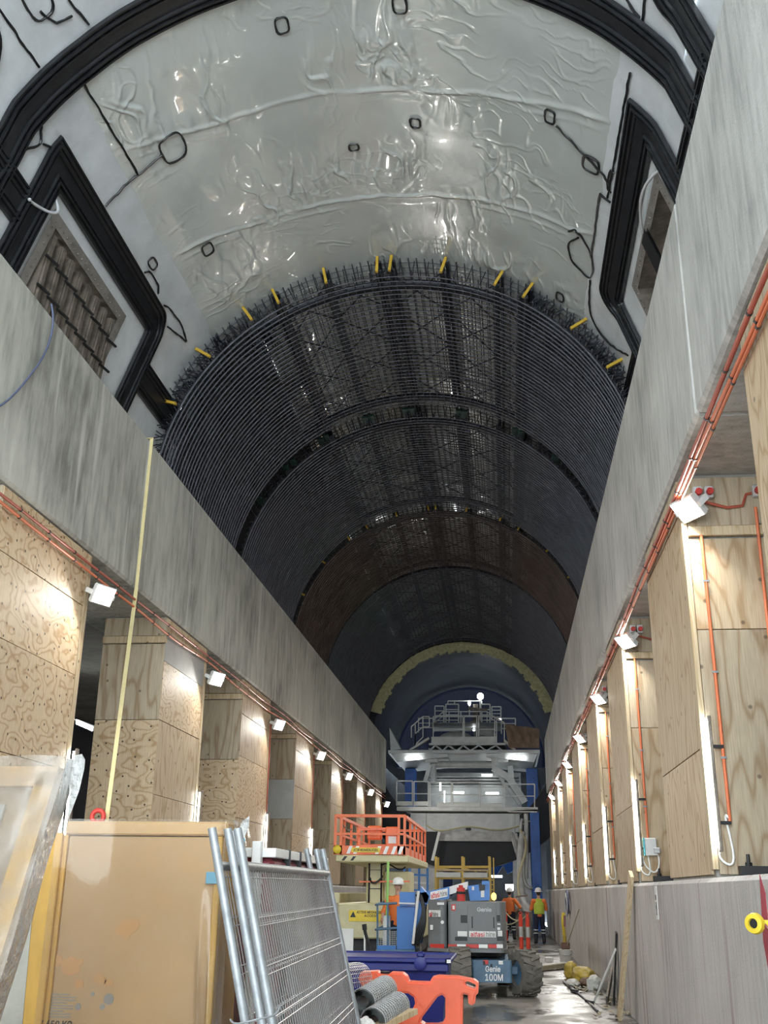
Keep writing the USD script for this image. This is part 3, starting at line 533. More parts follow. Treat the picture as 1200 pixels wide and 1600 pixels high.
def soffit_cable(x, z, y0, y1, m, lab, sd, r=.017, amp=.03, pitch=.55):
    Y = np.linspace(y0, y1, 160); o = 0*Y
    X = x+.015*(meshkit.noise(np.c_[Y*.7, o, o+sd], 1)-.5); Z = z+amp*2*(meshkit.noise(np.c_[Y*.45, o, o+sd*3], 2)-.5)
    pts = np.c_[X, Y, Z]; t = [cyl(pts[k]-[0, .012, 0], pts[k]+[0, .012, 0], r+.006, 6) for k in range(4, 159, 3)]
    thing('cable', lab, 'cable', [('sheath', tube(pts, r, 7), m, {'smooth': True}), ('tie', cat(t), 'black', {'kind': 'stuff'})])
soffit_cable(1.80, 5.40, 2, 46, 'orange_conduit', 'bright orange conduit along the foot of the right beam, outermost of the bundle', 1, .02)
soffit_cable(1.765, 5.43, 2, 46, 'red_cable', 'dull red cable along the foot of the right beam, innermost of the bundle', 2, .02)
soffit_cable(1.80, 5.345, 2, 46, 'orange_conduit', 'lower orange cable under the bundle along the foot of the right beam', 3, .014)
soffit_cable(-5.14, 5.56, 6, 46, 'red_cable', 'upper red cable along the foot of the left beam', 4, .018, .04)
soffit_cable(-5.14, 5.44, 6, 46, 'orange_conduit', 'lower orange cable along the foot of the left beam', 5, .018, .04)
thing('tube_light', 'short horizontal tube light on the dark wall behind the left columns', 'light', [('diffuser', cat(hull([(x, 20+.04*math.cos(t), z+.05*math.sin(t)) for x, z in ((-8.45, 4.8), (-8.1, 4.66)) for t in np.linspace(0, 6.28, 10)])), 'tube_glow'), ('housing', bar((-8.47, 20.05, 4.84), (-8.05, 20.05, 4.69), .05), 'black'), ('wire', tube([(-8.5, 20.05, 4.85), (-9.5, 20.3, 5.3), (-10.98, 20.5, 5.5)], .012, 5), 'cable_pale')])
thing('lashing_strap', 'pale yellow lashing strap hanging from the top of the left beam', 'strap', [('webbing', cat(bar((XL+.02, 13.8, 8.09), (XL+.015, 13.78, 5.72), .05, .006, (0, 1, 0)), bar((XL+.015, 13.78, 5.73), AY(165, 1292, 12.9), .055, .008, (0, 1, 0))), 'strap_yellow'), ('top_loop', bar((XL+.03, 13.8, 8.075), (XL-.5, 13.8, 8.07), .05, .01), 'strap_yellow')])
c = AY(153, 1276, 12.85)
thing('strap_reel', 'round red reel at the lower end of the lashing strap on the left', 'reel', [('rim', tube([c+[.075*math.cos(t), 0, .075*math.sin(t)] for t in np.linspace(0, 2*np.pi, 20, endpoint=False)], .03, 8, True), 'red', {'smooth': True}), ('post', cyl(c+[0, .02, -.07], (c[0], c[1]+.02, 0), .02), 'galv')])
# ================================================================== formwork gantry at the far end
GY = 47.5
def G(x, y, d=0.): return AY(x, y, GY)+[0, d, 0]
def gbox(x0, y0, x1, y1, d0, d1, b=.015):
    p, q = G(x0, y1), G(x1, y0); return bev(p[0], q[0], GY+d0, GY+d1, p[2], q[2], b)
def rail(pts, d=0., w=.05): return cat([bar(G(*a, d), G(*b, d), w) for a, b in zip(pts[:-1], pts[1:])])
def panel(x0, y0, x1, y1, d=0., mid=1, w=.05):
    s = [rail([(x0, y1), (x0, y0), (x1, y0), (x1, y1)], d, w)]
    for k in range(mid): yy = y0+(y1-y0)*(k+1)/(mid+1); s.append(rail([(x0, yy), (x1, yy)], d, w*.8))
    return cat(s)
P = [('wing_deck', cat(gbox(608, 1173, 843, 1179, -.4, 5), hull([G(x, y, d) for d in (-.3, 4) for x, y in ((612, 1179), (700, 1179), (700, 1184), (622, 1192))]), hull([G(x, y, d) for d in (-.3, 4) for x, y in ((840, 1179), (760, 1179), (760, 1184), (834, 1192))])), 'steel_grey', {'smooth': False}),
     ('wing_panel', hull([G(x, y, d) for d in (0, 2.5) for x, y in ((608.5, 1137), (610, 1172), (627, 1171))]), 'steel_grey', {'smooth': False}),
     ('walkway', cat(gbox(674, 1151, 776, 1162, -.1, .0), gbox(670, 1161, 790, 1165, -.1, 4)), 'steel_pale', {'smooth': False})]
tr = [(672, 1173), (680, 1165), (692, 1173), (700, 1165), (714, 1173), (724, 1165), (735, 1173), (748, 1165), (760, 1173), (775, 1165), (785, 1173)]
P += [('truss', rail(tr, .0, .07), 'steel_grey'), ('bottom_chord', gbox(668, 1172, 786, 1174, -.1, .1), 'steel_grey')]
for a, b in (((671, 1154), (641, 1173)), ((788, 1158), (808, 1176))): P.append(('stair_flight', bar(G(*a, -.1), G(*b, -.1), .1, .3, (0, 1, 0)), 'steel_pale', {'smooth': False}))
for x0, x1 in ((677, 723.5), (725.5, 745), (748, 773)): P.append(('guardrail', panel(x0, 1120, x1, 1160, -.08), 'steel_pale'))
P += [('guardrail', rail([(643, 1153), (643, 1136), (661, 1120), (671, 1120), (671, 1136), (661, 1136), (649, 1147), (649, 1164)], -.08), 'steel_pale'), ('guardrail', rail([(661, 1120), (661, 1152), (649, 1164), (649, 1132)], -.08), 'steel_pale'), ('guardrail', rail([(776, 1162), (776, 1122), (788, 1130), (788, 1160)], -.08), 'steel_pale'),
      ('guardrail', cat(rail([(673, 1118), (690, 1103.5), (760, 1103.5), (780, 1118)], 1.5), rail([(690, 1103), (690, 1122)], 1.5), rail([(699, 1104), (699, 1122)], 1.5), rail([(718, 1104), (718, 1122)], 1.5), rail([(752, 1104), (752, 1122)], 1.5), rail([(760, 1103), (760, 1122)], 1.5), rail([(675, 1122), (690, 1110), (760, 1110), (778, 1122)], 1.5, .035)), 'steel_pale'),
      ('upper_deck', gbox(668, 1121, 782, 1123, 1.4, 4), 'steel_grey')]
for x0, x1, y0, y1 in ((673, 688, 1086, 1118), (691, 712, 1083, 1118), (749, 764, 1083, 1118), (767, 782, 1087, 1110)): P.append(('ladder_cage', panel(x0, y0, x1, y1, 3, 3, .06), 'steel_pale'))
P += [('guardrail', panel(647, 1109, 672, 1132, 2.5, 2), 'steel_pale'), ('guardrail', panel(783, 1109, 806, 1134, 2.5, 2), 'steel_pale'), ('guardrail', rail([(694, 1083), (694, 1076.5), (750, 1076.5), (750, 1083)], 3.2), 'steel_pale'), ('guardrail', rail([(705, 1083), (705, 1077)], 3.2), 'steel_pale')]
P += [('hydraulic_mast', cat(cyl(G(741, 1150, 3.2), G(740, 1082, 3.2), .13, 10), bar(G(728, 1090, 3), G(760, 1093, 3), .12), bar(G(732, 1116, 3), G(748, 1110, 3), .2)), 'steel_dirty'),
      ('lamp_post', cyl(G(748, 1110, 3), G(748, 1073, 3), .04, 8), 'steel_pale', {'sub': [('lamp_globe', sph(G(748, 1070, 3), .17), 'work_glow', {'smooth': True})]}),
      ('lamp_post', cyl(G(730, 1104, 3), G(730, 1084, 3), .04, 8), 'steel_pale', {'sub': [('lamp_globe', sph(G(730, 1081, 3), (.08, .08, .14)), 'work_glow', {'smooth': True})]}),
      ('spot_lamp', sph(G(738, 1127, 2.6), .07), 'work_glow'), ('spot_lamp', sph(G(781, 1116, 1.5), .06), 'work_glow')]
P += [('cross_tube', cyl(G(672, 1193, .4), G(772, 1193, .4), .16, 12), 'steel_grey', {'smooth': True}), ('clamp_block', cat(gbox(664, 1176, 684, 1192, -.2, .6), gbox(670, 1170, 676, 1178, -.3, .2)), 'steel_grey', {'smooth': False}), ('clamp_block', cat(gbox(778, 1174, 794, 1192, -.2, .6), gbox(768, 1184, 773, 1200, -.2, .2)), 'steel_grey', {'smooth': False}),
      ('leg', cat(gbox(672, 1192, 680, 1222, .2, 1), bar(G(672, 1196), G(664, 1222), .18)), 'steel_grey'), ('leg', cat(bar(G(770, 1200), G(793, 1214), .28), bar(G(793, 1212), G(820, 1254), .30), bar(G(780, 1212, .4), G(812, 1256, .4), .12), bar(G(797, 1195, .5), G(800, 1222, .5), .25)), 'steel_grey'),
      ('rear_wall', gbox(660, 1196, 815, 1262, 3, 3.2), 'steel_grey', {'smooth': False}), ('ceiling_beams', cat([gbox(664, 1203+5*k, 812, 1205+5*k, 2.6, 3) for k in range(4)]), 'steel_grey', {'smooth': False}),
      ('blue_column', gbox(625, 1192, 643, 1300, 2.2, 3), 'gantry_blue', {'smooth': False}), ('blue_column', gbox(826, 1192, 842, 1262, 2.2, 3), 'gantry_blue', {'smooth': False})]
for x0, x1 in ((635, 660), (793, 822)): P.append(('tube_light', gbox(x0, 1183.5, x1, 1188, -.42, -.3), 'dim_glow'))
for x0, x1, y in ((750.6, 768, 1202), (702, 722, 1231), (757, 779, 1232)): P.append(('tube_light', gbox(x0, y-1.6, x1, y+1.6, 2.3, 2.4), 'dim_glow'))
for x in (683, 690): P.append(('tube_light', gbox(x-1.2, 1214 if x < 690 else 1228, x+1.2, 1228 if x < 690 else 1250, 2.3, 2.4), 'dim_glow'))
for x0, x1 in ((621, 645.5), (648, 670.5), (673, 706), (708, 749.5), (752, 785.5), (788, 835)): P.append(('guardrail', panel(x0, 1221.5+(x0-621)*.03, x1, 1260+(x0-621)*.02, -.35), 'steel_pale'))
for x0, x1, y0 in ((622, 645, 1253), (648, 670, 1253), (684, 706, 1255), (708, 749, 1255), (752, 785, 1256)): P.append(('toe_board', gbox(x0, y0, x1, y0+7, -.36, -.33), 'white_paint'))
P += [('work_deck', cat(gbox(621.5, 1262.5, 840, 1268, -.5, 2), hull([G(x, y, d) for d in (-.5, 1) for x, y in ((790, 1268), (840, 1266), (838, 1271), (795, 1270))])), 'steel_pale', {'smooth': False}),
      ('portal_beam', cat(gbox(641, 1271, 812, 1299.5, 0, 1.2), gbox(663, 1271, 666, 1299, -.05, 0), gbox(802, 1271, 804, 1305, -.05, 0)), 'steel_grey', {'smooth': False}), ('sign_plate', gbox(728, 1294, 736, 1297.5, -.06, 0), 'black'),
      ('portal_leg', gbox(641, 1299, 689, 1440, .2, 1.4), 'steel_grey', {'smooth': False}), ('portal_leg', gbox(804, 1299, 828, 1440, .2, 1.4), 'steel_grey', {'smooth': False}),
      ('pipe', cyl(G(822, 1272, -.2), G(822, 1372, -.2), .10, 10), 'steel_pale', {'smooth': True}), ('pipe', tube(curve([G(816, 1280, -.3), G(815, 1310, -.3), G(819, 1340, -.3), G(818, 1370, -.4), G(824, 1385, -.5), G(832, 1388, -.5)], 24), .07, 8), 'steel_grey', {'smooth': True}),
      ('blue_column', gbox(834, 1268, 842, 1455, -.3, .6), 'gantry_blue', {'smooth': False}), ('strut', bar(G(687, 1300, -.2), G(676, 1345, -.2), .12), 'steel_pale'),
      ('cable_swag', tube(curve([G(666, 1289, -.1), G(690, 1298, -.15), G(730, 1292, -.15), G(775, 1297, -.15), G(812, 1290, -.1), G(830, 1282, -.2)], 40), .035, 6), 'rope')]
thing('formwork_gantry', 'tall grey steel formwork gantry with railed platforms filling the far end of the cavern', 'gantry', P, base=(XC, GY, 0))
def cloth(corners, nu, nv, amp, sd, d=.03):
    a, b, c, e = [np.array(p, float) for p in corners]; u, v = np.meshgrid(np.linspace(0, 1, nu), np.linspace(0, 1, nv), indexing='ij'); u, v = u[..., None], v[..., None]
    Pt = (a*(1-u)+b*u)*(1-v)+(e*(1-u)+c*u)*v; n = np.cross(b-a, e-a); n /= np.linalg.norm(n)
    o = amp*(meshkit.fbm(np.c_[(u*nu*.35).ravel(), (v*nv*.12).ravel(), 0*u.ravel()+sd], 3, sd).reshape(nu, nv, 1)-.5)*2
    A = Pt+n*o; return cat(grid(A), grid((A+n*d)[:, ::-1]))
thing('tarpaulin', 'brown tarpaulin draped over the right wing rail of the gantry', 'tarpaulin', [('sheet', cloth([G(789, 1134, -.5), G(842, 1141, -.5), G(842, 1171, -.55), G(795, 1171, -.55)], 22, 16, .12, 3), 'tarp_brown', {'smooth': True})])
thing('tarpaulin', 'pale sheeting bundled on the upper walkway of the gantry behind the rails', 'tarpaulin', [('sheet', cat(sph(G(711, 1150, .6), (.75, .3, .28), 3), sph(G(757, 1145, .6), (.5, .3, .36), 3)), 'tarp_grey', {'smooth': True})])
thing('tarpaulin', 'grey sheeting hung across the top of the portal under the gantry', 'tarpaulin', [('sheet', cloth([G(686, 1299, -.1), G(800, 1299, -.1), G(803, 1315, -.1), G(684, 1314, -.1)], 30, 14, .10, 5), 'tarp_grey', {'smooth': True})])
thing('tarpaulin', 'grey curtain gathered down the right side of the portal under the gantry', 'tarpaulin', [('sheet', cloth([G(796, 1302, -.15), G(808, 1302, -.15), G(820, 1352, -.15), G(810, 1352, -.15)], 14, 20, .10, 6), 'tarp_grey', {'smooth': True})])
# blue arched formwork behind the gantry
A = np.radians(np.linspace(-95, 95, 60)); Yf = 56.
prof_ = [(XC+3.85*math.sin(t), ZC+3.85*math.cos(t)) for t in A]
P = [('bulkhead', mv(prism(prof_, .25), (0, Yf, 0)), 'form_blue', {'smooth': False}), ('rim', tube([(x, Yf-.05, z) for x, z in prof_], .06, 6), 'form_blue', {'smooth': True})]
for x in np.linspace(-4.9, 1.4, 9): P.append(('stiffener', box(x-.04, x+.04, Yf-.14, Yf, ZC-.4, ZC+math.sqrt(max(.1, 3.7**2-(x-XC)**2))), 'form_blue', {'smooth': False}))
for x0, y0, x1, y1 in ((640, 1440, 0, 0),): pass
P += [('prop', bar(AY(768, 1364, 56), AY(785, 1338, 56), .55), 'gantry_blue'), ('prop', bar(AY(787, 1338, 56), AY(800, 1362, 56), .5), 'gantry_blue'), ('cross_head', bar(AY(690, 1326, 57), AY(805, 1327, 57), .5, .9), 'membrane_dark'), ('post', bar(AY(699, 1400, 57), AY(699, 1312, 57), .5), 'form_blue')]
thing('tunnel_formwork', 'dark blue arched steel formwork behind the gantry', 'formwork', P, base=(XC, Yf, 0))
thing('wall_back', 'dark far end of the tunnel seen through the portal', None, [('end_wall', cat(box(-7, 4, 70, 70.3, 0, 14)), 'lining_concrete'), ('end_wall', box(-12, XL-1.3, 52, 52.3, 0, 9), 'lining_concrete'), ('end_wall', box(XR+.8, 9, 52, 52.3, 0, 9), 'lining_concrete'), ('collar', lathe([(4.1, -.1), (5.6, -.1), (5.6, .1), (4.1, .1)], (XC, 47.65, ZC), 'y', 64), 'backing_black')], kind='structure')  # the black ring round the lining is added to keep dome light out
def gl(n, lab, x0, y0, x1, y1, Yd, m): thing(n, lab, 'light', [('lens', bev(AY(x0, y1, Yd)[0], AY(x1, y1, Yd)[0], Yd, Yd+.08, AY(x0, y1, Yd)[2], AY(x0, y0, Yd)[2], .01), m), ('housing', bev(AY(x0-.6, y1, Yd)[0], AY(x1+.6, y1, Yd)[0], Yd+.085, Yd+.2, AY(x0, y1+.5, Yd)[2], AY(x0, y0-.5, Yd)[2], .01), 'black')])
gl('work_light', 'white strip light inside the portal below the blue prop', 768, 1367.5, 785, 1371, 54, 'tube_glow')
gl('work_light', 'broad bright work light low in the portal above the orange-shirted worker', 790, 1381, 808, 1391, 50, 'work_glow')
def hoses(n, lab, pts, r, m): thing(n, lab, 'hose', [('hose', tube(curve(pts, 30), r, 8), m, {'smooth': True})])
hoses('hose', 'thick grey-green hose hanging at the right leg of the gantry', [AY(817, 1300, 46.6), AY(812, 1345, 46.4), AY(814, 1385, 46.2), AY(822, 1412, 46), AY(834, 1418, 45.8)], .13, 'tarp_grey')
hoses('hose', 'pale hose hanging next to the thick hose at the gantry', [AY(812, 1296, 46.5), AY(821, 1330, 46.4), AY(811, 1365, 46), AY(811, 1400, 45.5), AY(817, 1430, 45)], .05, 'rope')
thing('pump_unit', 'dark pump unit wrapped in grey sheeting at the foot of the gantry', 'machine', [('body', hull([AY(x, y, 44+d) for d in (0, 1) for x, y in ((806, 1400), (824, 1398), (832, 1420), (830, 1467), (808, 1467), (803, 1425))]), 'steel_dirty'), ('cover', cloth([AY(804, 1403, 43.95), AY(826, 1400, 43.95), AY(830, 1425, 43.9), AY(805, 1422, 43.9)], 12, 12, .12, 2), 'tarp_grey', {'smooth': True})])
# yellow trestle platform
TY = 42.
def T(x, y, d=0.): return AY(x, y, TY)+[0, d, 0]
P = []
for x in (681, 722.5, 764.5):
    for d in (0, 1.3): b = T(x, 1338, d); P.append(('post', bar(b, (b[0], b[1], 0), .09), 'trestle_yellow'))
P += [('deck', bev(T(681, 1362)[0], T(765, 1362)[0], TY-.05, TY+1.4, T(700, 1361)[2], T(700, 1358)[2], .01), 'pine')]
for x0, x1 in ((681, 720), (724, 762)): P.append(('fascia', bev(T(x0, 1370)[0], T(x1, 1370)[0], TY-.09, TY-.05, T(700, 1371)[2], T(700, 1363)[2], .01), 'steel_pale'))
for d in (-.02, 1.35):
    for y in (1354, 1372): P.append(('rail', bar(T(681, y, d), T(765, y, d), .06), 'trestle_yellow'))
P += [('brace', bar(T(722, 1356), T(745, 1362), .05), 'trestle_yellow'), ('brace', bar(T(681, 1356), T(722, 1362), .06), 'trestle_yellow'), ('brace', bar(T(757, 1371), T(765, 1356), .05), 'trestle_yellow')]
for z in (1375, 1382, 1390, 1398): P.append(('rung', bar(T(765, z), T(771, z), .04), 'trestle_yellow'))
P.append(('ladder_rail', bar(T(771, 1340), (T(771, 1400)[0], TY, 0), .05), 'trestle_yellow'))
thing('trestle_platform', 'yellow trestle work platform in front of the portal behind the boom lift', 'platform', P)
# ================================================================== machines
def extr(poly, z0, z1):
    m = trimesh.creation.extrude_polygon(poly, z1-z0, engine='earcut'); v = np.array(m.vertices); v[:, 2] += z0; return v, np.array(m.faces)
def sign(x0, y0, x1, y1, Yd, m='white_paint', t=.006): return bev(AY(x0, y1, Yd)[0], AY(x1, y1, Yd)[0], Yd-t, Yd, AY((x0+x1)/2, y1, Yd)[2], AY((x0+x1)/2, y0, Yd)[2], .002)
def label_text(s, x0, x1, yb, hpx, Yd):
    a, b = AY(x0, yb, Yd), AY(x1, yb, Yd); return text(s, hpx*Yd/1716, (a[0], Yd, a[2]), w=b[0]-a[0])
def wheel(c, r, w, yaw, n=15):
    """chunky lugged tyre, hub; axis along x before yaw"""
    ty = lathe([(r*.55, -w/2), (r*.88, -w/2), (r*.94, -w*.36), (r*.94, w*.36), (r*.88, w/2), (r*.55, w/2), (r*.55, -w/2)], ax='x', n=36)
    lug = []
    for k in range(n):
        for s in (-1, 1):
            a = 2*np.pi*(k+.5*(s > 0))/n; d = .22
            pts = [(s*x, rr*math.cos(a+o), rr*math.sin(a+o)) for x, o in ((w*.5, -.10), (w*.5, .10), (-.03, d-.07), (-.03, d+.07)) for rr in (r*.9, r)]; lug.append(hull(pts))
    hub = cat(lathe([(0, w*.30), (r*.18, w*.30), (r*.2, w*.12), (r*.42, w*.08), (r*.55, w*.3), (r*.56, -w*.3), (0, -w*.3)], ax='x', n=24), [cyl((w*.08, r*.3*math.cos(t), r*.3*math.sin(t)), (w*.14, r*.3*math.cos(t), r*.3*math.sin(t)), .012, 6) for t in np.linspace(0, 6.28, 9)[:-1]])
    f = lambda m: mv(rot(m, (0, 0, 1), yaw), c)
    return ('wheel', f(ty), 'rubber', {'sub': [('tread_lug', f(cat(lug)), 'rubber', {'kind': 'stuff', 'smooth': False}), ('hub', f(hub), 'lift_blue_dull')]})
K = 20.
def Q(x, y, d=0.): return AY(x, y, K)+[0, d, 0]
xs = lambda p: Q(p, 1450)[0]
zz = lambda y: Q(740, y)[2]
P = [('side_hood', extr(Polygon([(xs(667), K+.25), (xs(698), K+.0), (xs(698), K+2), (xs(667), K+2)]).buffer(-.09).buffer(.09, 5), zz(1482), zz(1406.5)), 'lift_grey'),
     ('hood', extr(Polygon([(xs(700), K), (xs(784), K), (xs(791), K+.25), (xs(791), K+2), (xs(700), K+2)]).buffer(-.06).buffer(.06, 5), zz(1484), zz(1409)), 'lift_grey', {'sub': [
         ('door', bev(xs(731), xs(776), K-.012, K+.02, zz(1474), zz(1411), .004), 'lift_grey'), ('vent', cat(sign(720, 1430, 730, 1442, K-.002), sign(776.5, 1430, 781.5, 1440, K-.002)), 'black'), ('slot', cat(sign(737, 1432, 738.8, 1450, K-.013), sign(771, 1433, 772.6, 1450, K-.013)), 'black'), ('foot_recess', cat(sign(711, 1464, 730, 1470, K-.002), sign(777, 1464, 788, 1470, K-.002)), 'black')]}),
     ('counterweight', cat(extr(Polygon([(xs(666), K+.2), (xs(698), K-.06), (xs(786), K-.06), (xs(792), K+.2), (xs(792), K+2), (xs(666), K+2)]).buffer(-.08).buffer(.08, 5), zz(1488), zz(1482.5))), 'lift_grey'),
     ('stripe', cat([sign(a, 1475.5, b, 1481.5, K-.004) for a, b in ((700, 714), (728, 748), (763, 776))]), 'letter_red'), ('stripe', cat([sign(a, 1475.5, b, 1481.5, K-.004) for a, b in ((714, 728), (748, 762), (776, 786))]), 'letter_white'), ('stripe', cat(bar(Q(671, 1478.5, .17), Q(694, 1478.5, -.005), .006, .07, (0, 0, 1))), 'letter_red'),
     ('turntable', cyl(Q(738, 1497, 1.), Q(738, 1486, 1.), .5, 24), 'black'),
     ('chassis', cat(extr(Polygon([(xs(737), K-.25), (xs(798), K-.25), (xs(795), K+2.4), (xs(725), K+2.4)]).buffer(-.05).buffer(.05, 4), zz(1533), zz(1499)), bev(xs(715), xs(820), K+.0, K+.3, zz(1522), zz(1508), .02), bev(xs(705), xs(815), K+1.9, K+2.2, .3, .5, .02)), 'lift_blue_dull', {'smooth': False}),
     ('tie_down', cat(bar(Q(757, 1500, -.28), Q(757, 1506, -.28), .09, .03), bar(Q(768, 1505, -.27), Q(768, 1509, -.27), .09, .03)), 'black'),
     ('sticker', sign(779, 1501, 786, 1507, K-.27), 'white_paint'), ('sticker', sign(755, 1500, 763, 1507, K-.268), 'letter_red'),
     ('lettering', label_text('Genie', 758, 782, 1518, 7.5, K-.256), 'letter_white'), ('lettering', label_text('100M', 757, 786, 1532, 9, K-.256), 'letter_white'),
     ('lettering', cat(label_text('Genie', 745, 768, 1424, 5.5, K-.014)), 'steel_grey'),
     ('sign_plate', sign(733, 1455, 775, 1464.5, K-.014), 'white_paint', {'sub': [('lettering', label_text('alfasi', 735, 757, 1463, 6, K-.021), 'letter_red'), ('lettering', label_text('hire', 759, 773.5, 1463, 6, K-.021), 'print_grey')]}),
     ('sign_plate', sign(715, 1455, 730, 1463, K-.004), 'white_paint'), ('sign_plate', sign(778, 1454, 785, 1463, K-.004), 'white_paint'), ('sign_plate', sign(777, 1443, 782, 1445, K-.004), 'white_paint'), ('sign_plate', sign(777, 1449, 781.5, 1453, K-.004), 'white_paint'),
     ('sticker', sign(705.5, 1413, 712, 1423, K-.004), 'letter_red', {'sub': [('sticker_face', sign(707, 1415, 710.5, 1421, K-.011), 'white_paint')]}),
     ('sticker', sign(672, 1445, 676.5, 1453, K+.16), 'white_paint'), ('sticker', mv(rot(cyl((0, 0, 0), (0, .006, 0), .03, 16), (0, 0, 1), 0), Q(691, 1441, .03)), 'white_paint'), ('sticker', sign(683, 1410, 694, 1414, K+.02), 'white_paint')]
dxs = np.array([Q(698, 1440)[0]-Q(667, 1440)[0], -.25, 0]); dxs /= np.linalg.norm(dxs)
a = Q(669, 1432, .215)
P += [('sign_plate', bar(Q(669, 1427.5, .22), Q(688, 1427.5, .055), .012, .115, (0, 0, 1)), 'white_paint', {'sub': [('lettering', text('si', .075, a+[0, -.012, -.0], dxs, w=.07), 'letter_red'), ('lettering', text('hire', .075, a+dxs*.085+[0, -.012, 0], dxs, w=.13), 'print_grey')]})]
P += [wheel(Q(718, 1516, -.1)*[1, 1, 0]+[0, 0, .40], .40, .36, 8), wheel(Q(819, 1517, .0)*[1, 1, 0]+[0, 0, .385], .385, .34, 28), wheel(np.array([Q(668, 1500)[0], K+2.1, .38]), .38, .34, 5), wheel(np.array([Q(790, 1500)[0], K+2.2, .38]), .38, .34, 5)]
B = lambda pts, d0, d1: hull([Q(x, y, d) for d in (d0, d1) for x, y in pts])
P += [('boom', cat(B([(729, 1384), (764, 1379), (764, 1407), (733, 1408)], .5, .9), B([(752, 1376), (764, 1376), (764, 1382), (752, 1382)], .45, .95)), 'lift_blue', {'smooth': False}), ('boom_socket', B([(747, 1380), (757, 1379), (757, 1391), (748, 1392)], .47, .5), 'black'), ('sticker', sign(751.5, 1391, 757, 1402, K+.49), 'white_paint'), ('sticker', sign(737.5, 1385, 741, 1391, K+.49), 'white_paint'),
      ('boom_arm', B([(697, 1386), (729, 1377), (729, 1389), (697, 1399)], .45, .8), 'white_paint', {'smooth': False}), ('boom', B([(652, 1396), (700, 1385), (700, 1404), (652, 1416)], .4, .75), 'lift_blue', {'smooth': False}),
      ('sign_plate', B([(670, 1393.5), (697.5, 1388), (697.5, 1401), (670, 1406.5)], .385, .4), 'white_paint')]
sl = np.array([Q(697, 1401)[0]-Q(670, 1406)[0], 0, Q(697, 1401)[2]-Q(670, 1406.5)[2]]); sl /= np.linalg.norm(sl); su = np.array([-sl[2], 0, sl[0]]); a = Q(671.5, 1404, .383)
P += [('lettering', text('alfasi', .085, a, sl, su, w=.165), 'letter_red'), ('lettering', text('hire', .085, a+sl*.18, sl, su, w=.125), 'print_grey'),
      ('extinguisher', cat(cyl(Q(719, 1408, .3), Q(719, 1387, .3), .075, 12), cyl(Q(719, 1387, .3), Q(719, 1383, .3), .04, 10)), 'red', {'sub': [('clamp', cyl(Q(719, 1397, .3), Q(719, 1393, .3), .085, 12), 'black')]}),
      ('beacon', sph(Q(771, 1401, .6), (.05, .05, .07)), 'amber_glow', {'smooth': True}),
      ('boom_link', B([(648, 1400), (664, 1402), (655, 1476), (638, 1476)], .5, .8), 'lift_blue', {'smooth': False}), ('boom_link', B([(655, 1385), (668, 1400), (664, 1412), (652, 1404)], .4, .8), 'lift_blue', {'smooth': False}),
      ('hoses', cat([tube(curve([Q(655-2*k, 1398, .38), Q(662-k, 1425, .33), Q(660-3*k, 1455, .33), Q(650-2*k, 1478, .4)], 20), .02, 6) for k in range(5)]), 'black', {'kind': 'stuff', 'smooth': True}),
      ('jib_rod', cyl(Q(652, 1392, .3), Q(643, 1476, .3), .025, 8), 'white_paint')]
# basket of the boom lift
K2 = 21.
def S(x, y, d=0.): return AY(x, y, K2)+[0, d, 0]
P += [('console', hull([S(x, y, d) for x, y in ((625, 1393.5), (649, 1394), (648, 1415), (625, 1416)) for d in (-.1, .2)]), 'lift_blue', {'smooth': False, 'sub': [('console_lip', bar(S(624, 1411, -.13), S(650, 1412, -.13), .03), 'steel_pale')]}),
      ('basket_post', hull([S(x, y, d) for x, y in ((620, 1416), (648, 1416), (648, 1490), (620, 1490)) for d in (0, .3)]), 'lift_blue', {'smooth': False}),
      ('basket_floor', hull([S(x, 1489, d)+[0, 0, dz] for x in (588, 649) for d in (-.1, 1.0) for dz in (0, .06)]), 'lift_blue_dull'),
      ('kick_plate', hull([S(x, y, d) for x in (590, 619) for y in (1477, 1489) for d in (-.06, -.03)]), 'lift_blue', {'smooth': False}), ('stripe', sign(590, 1484.5, 598, 1488.5, K2-.06), 'letter_red'), ('stripe', sign(600, 1484.5, 613, 1488.5, K2-.06), 'letter_white'), ('stripe', sign(613, 1484.5, 619, 1488.5, K2-.06), 'letter_red')]
for y in (1412, 1451): P.append(('basket_rail', tube(curve([S(620, y-1, 0), S(604, y, -.02), S(590, y+1, -.02), S(586, y+2, .15), S(589, y, .5), S(595, y-1, 1.)], 24), .022, 8), 'lift_blue_dull', {'smooth': True}))
for x in (590, 606): P.append(('basket_upright', cyl(S(x, 1412, -.02), S(x, 1489, -.02), .018, 8), 'lift_blue_dull'))
P.append(('mesh_infill', cat([bar(S(592+3*k, 1454, -.01), S(592+3*k, 1478, -.01), .006) for k in range(10)]+[bar(S(591, 1456+3*k, -.01), S(619, 1456+3*k, -.01), .006) for k in range(8)]), 'steel_grey', {'kind': 'stuff'}))
P.append(('basket_mount', cat(bar(S(622, 1488, .6), (S(622, 1488)[0], K2+.6, .3), .12), bar((S(622, 1488)[0], K2+.6, .33), (-1.1, K2+.5, .36), .16)), 'lift_blue_dull'))
thing('boom_lift', 'grey and blue articulated boom lift with lugged tyres standing on the wet floor', 'boom lift', P, base=(-.6, 21, 0))
thing('pole', 'thin lime green pole standing upright in the basket of the boom lift', 'pole', [('shaft', cyl(S(604, 1345, .3), S(602, 1432, .3), .026, 8), 'pole_green'), ('sleeve', cyl(S(602, 1431, .3), S(601, 1489, .3), .075, 10), 'white_plastic')])
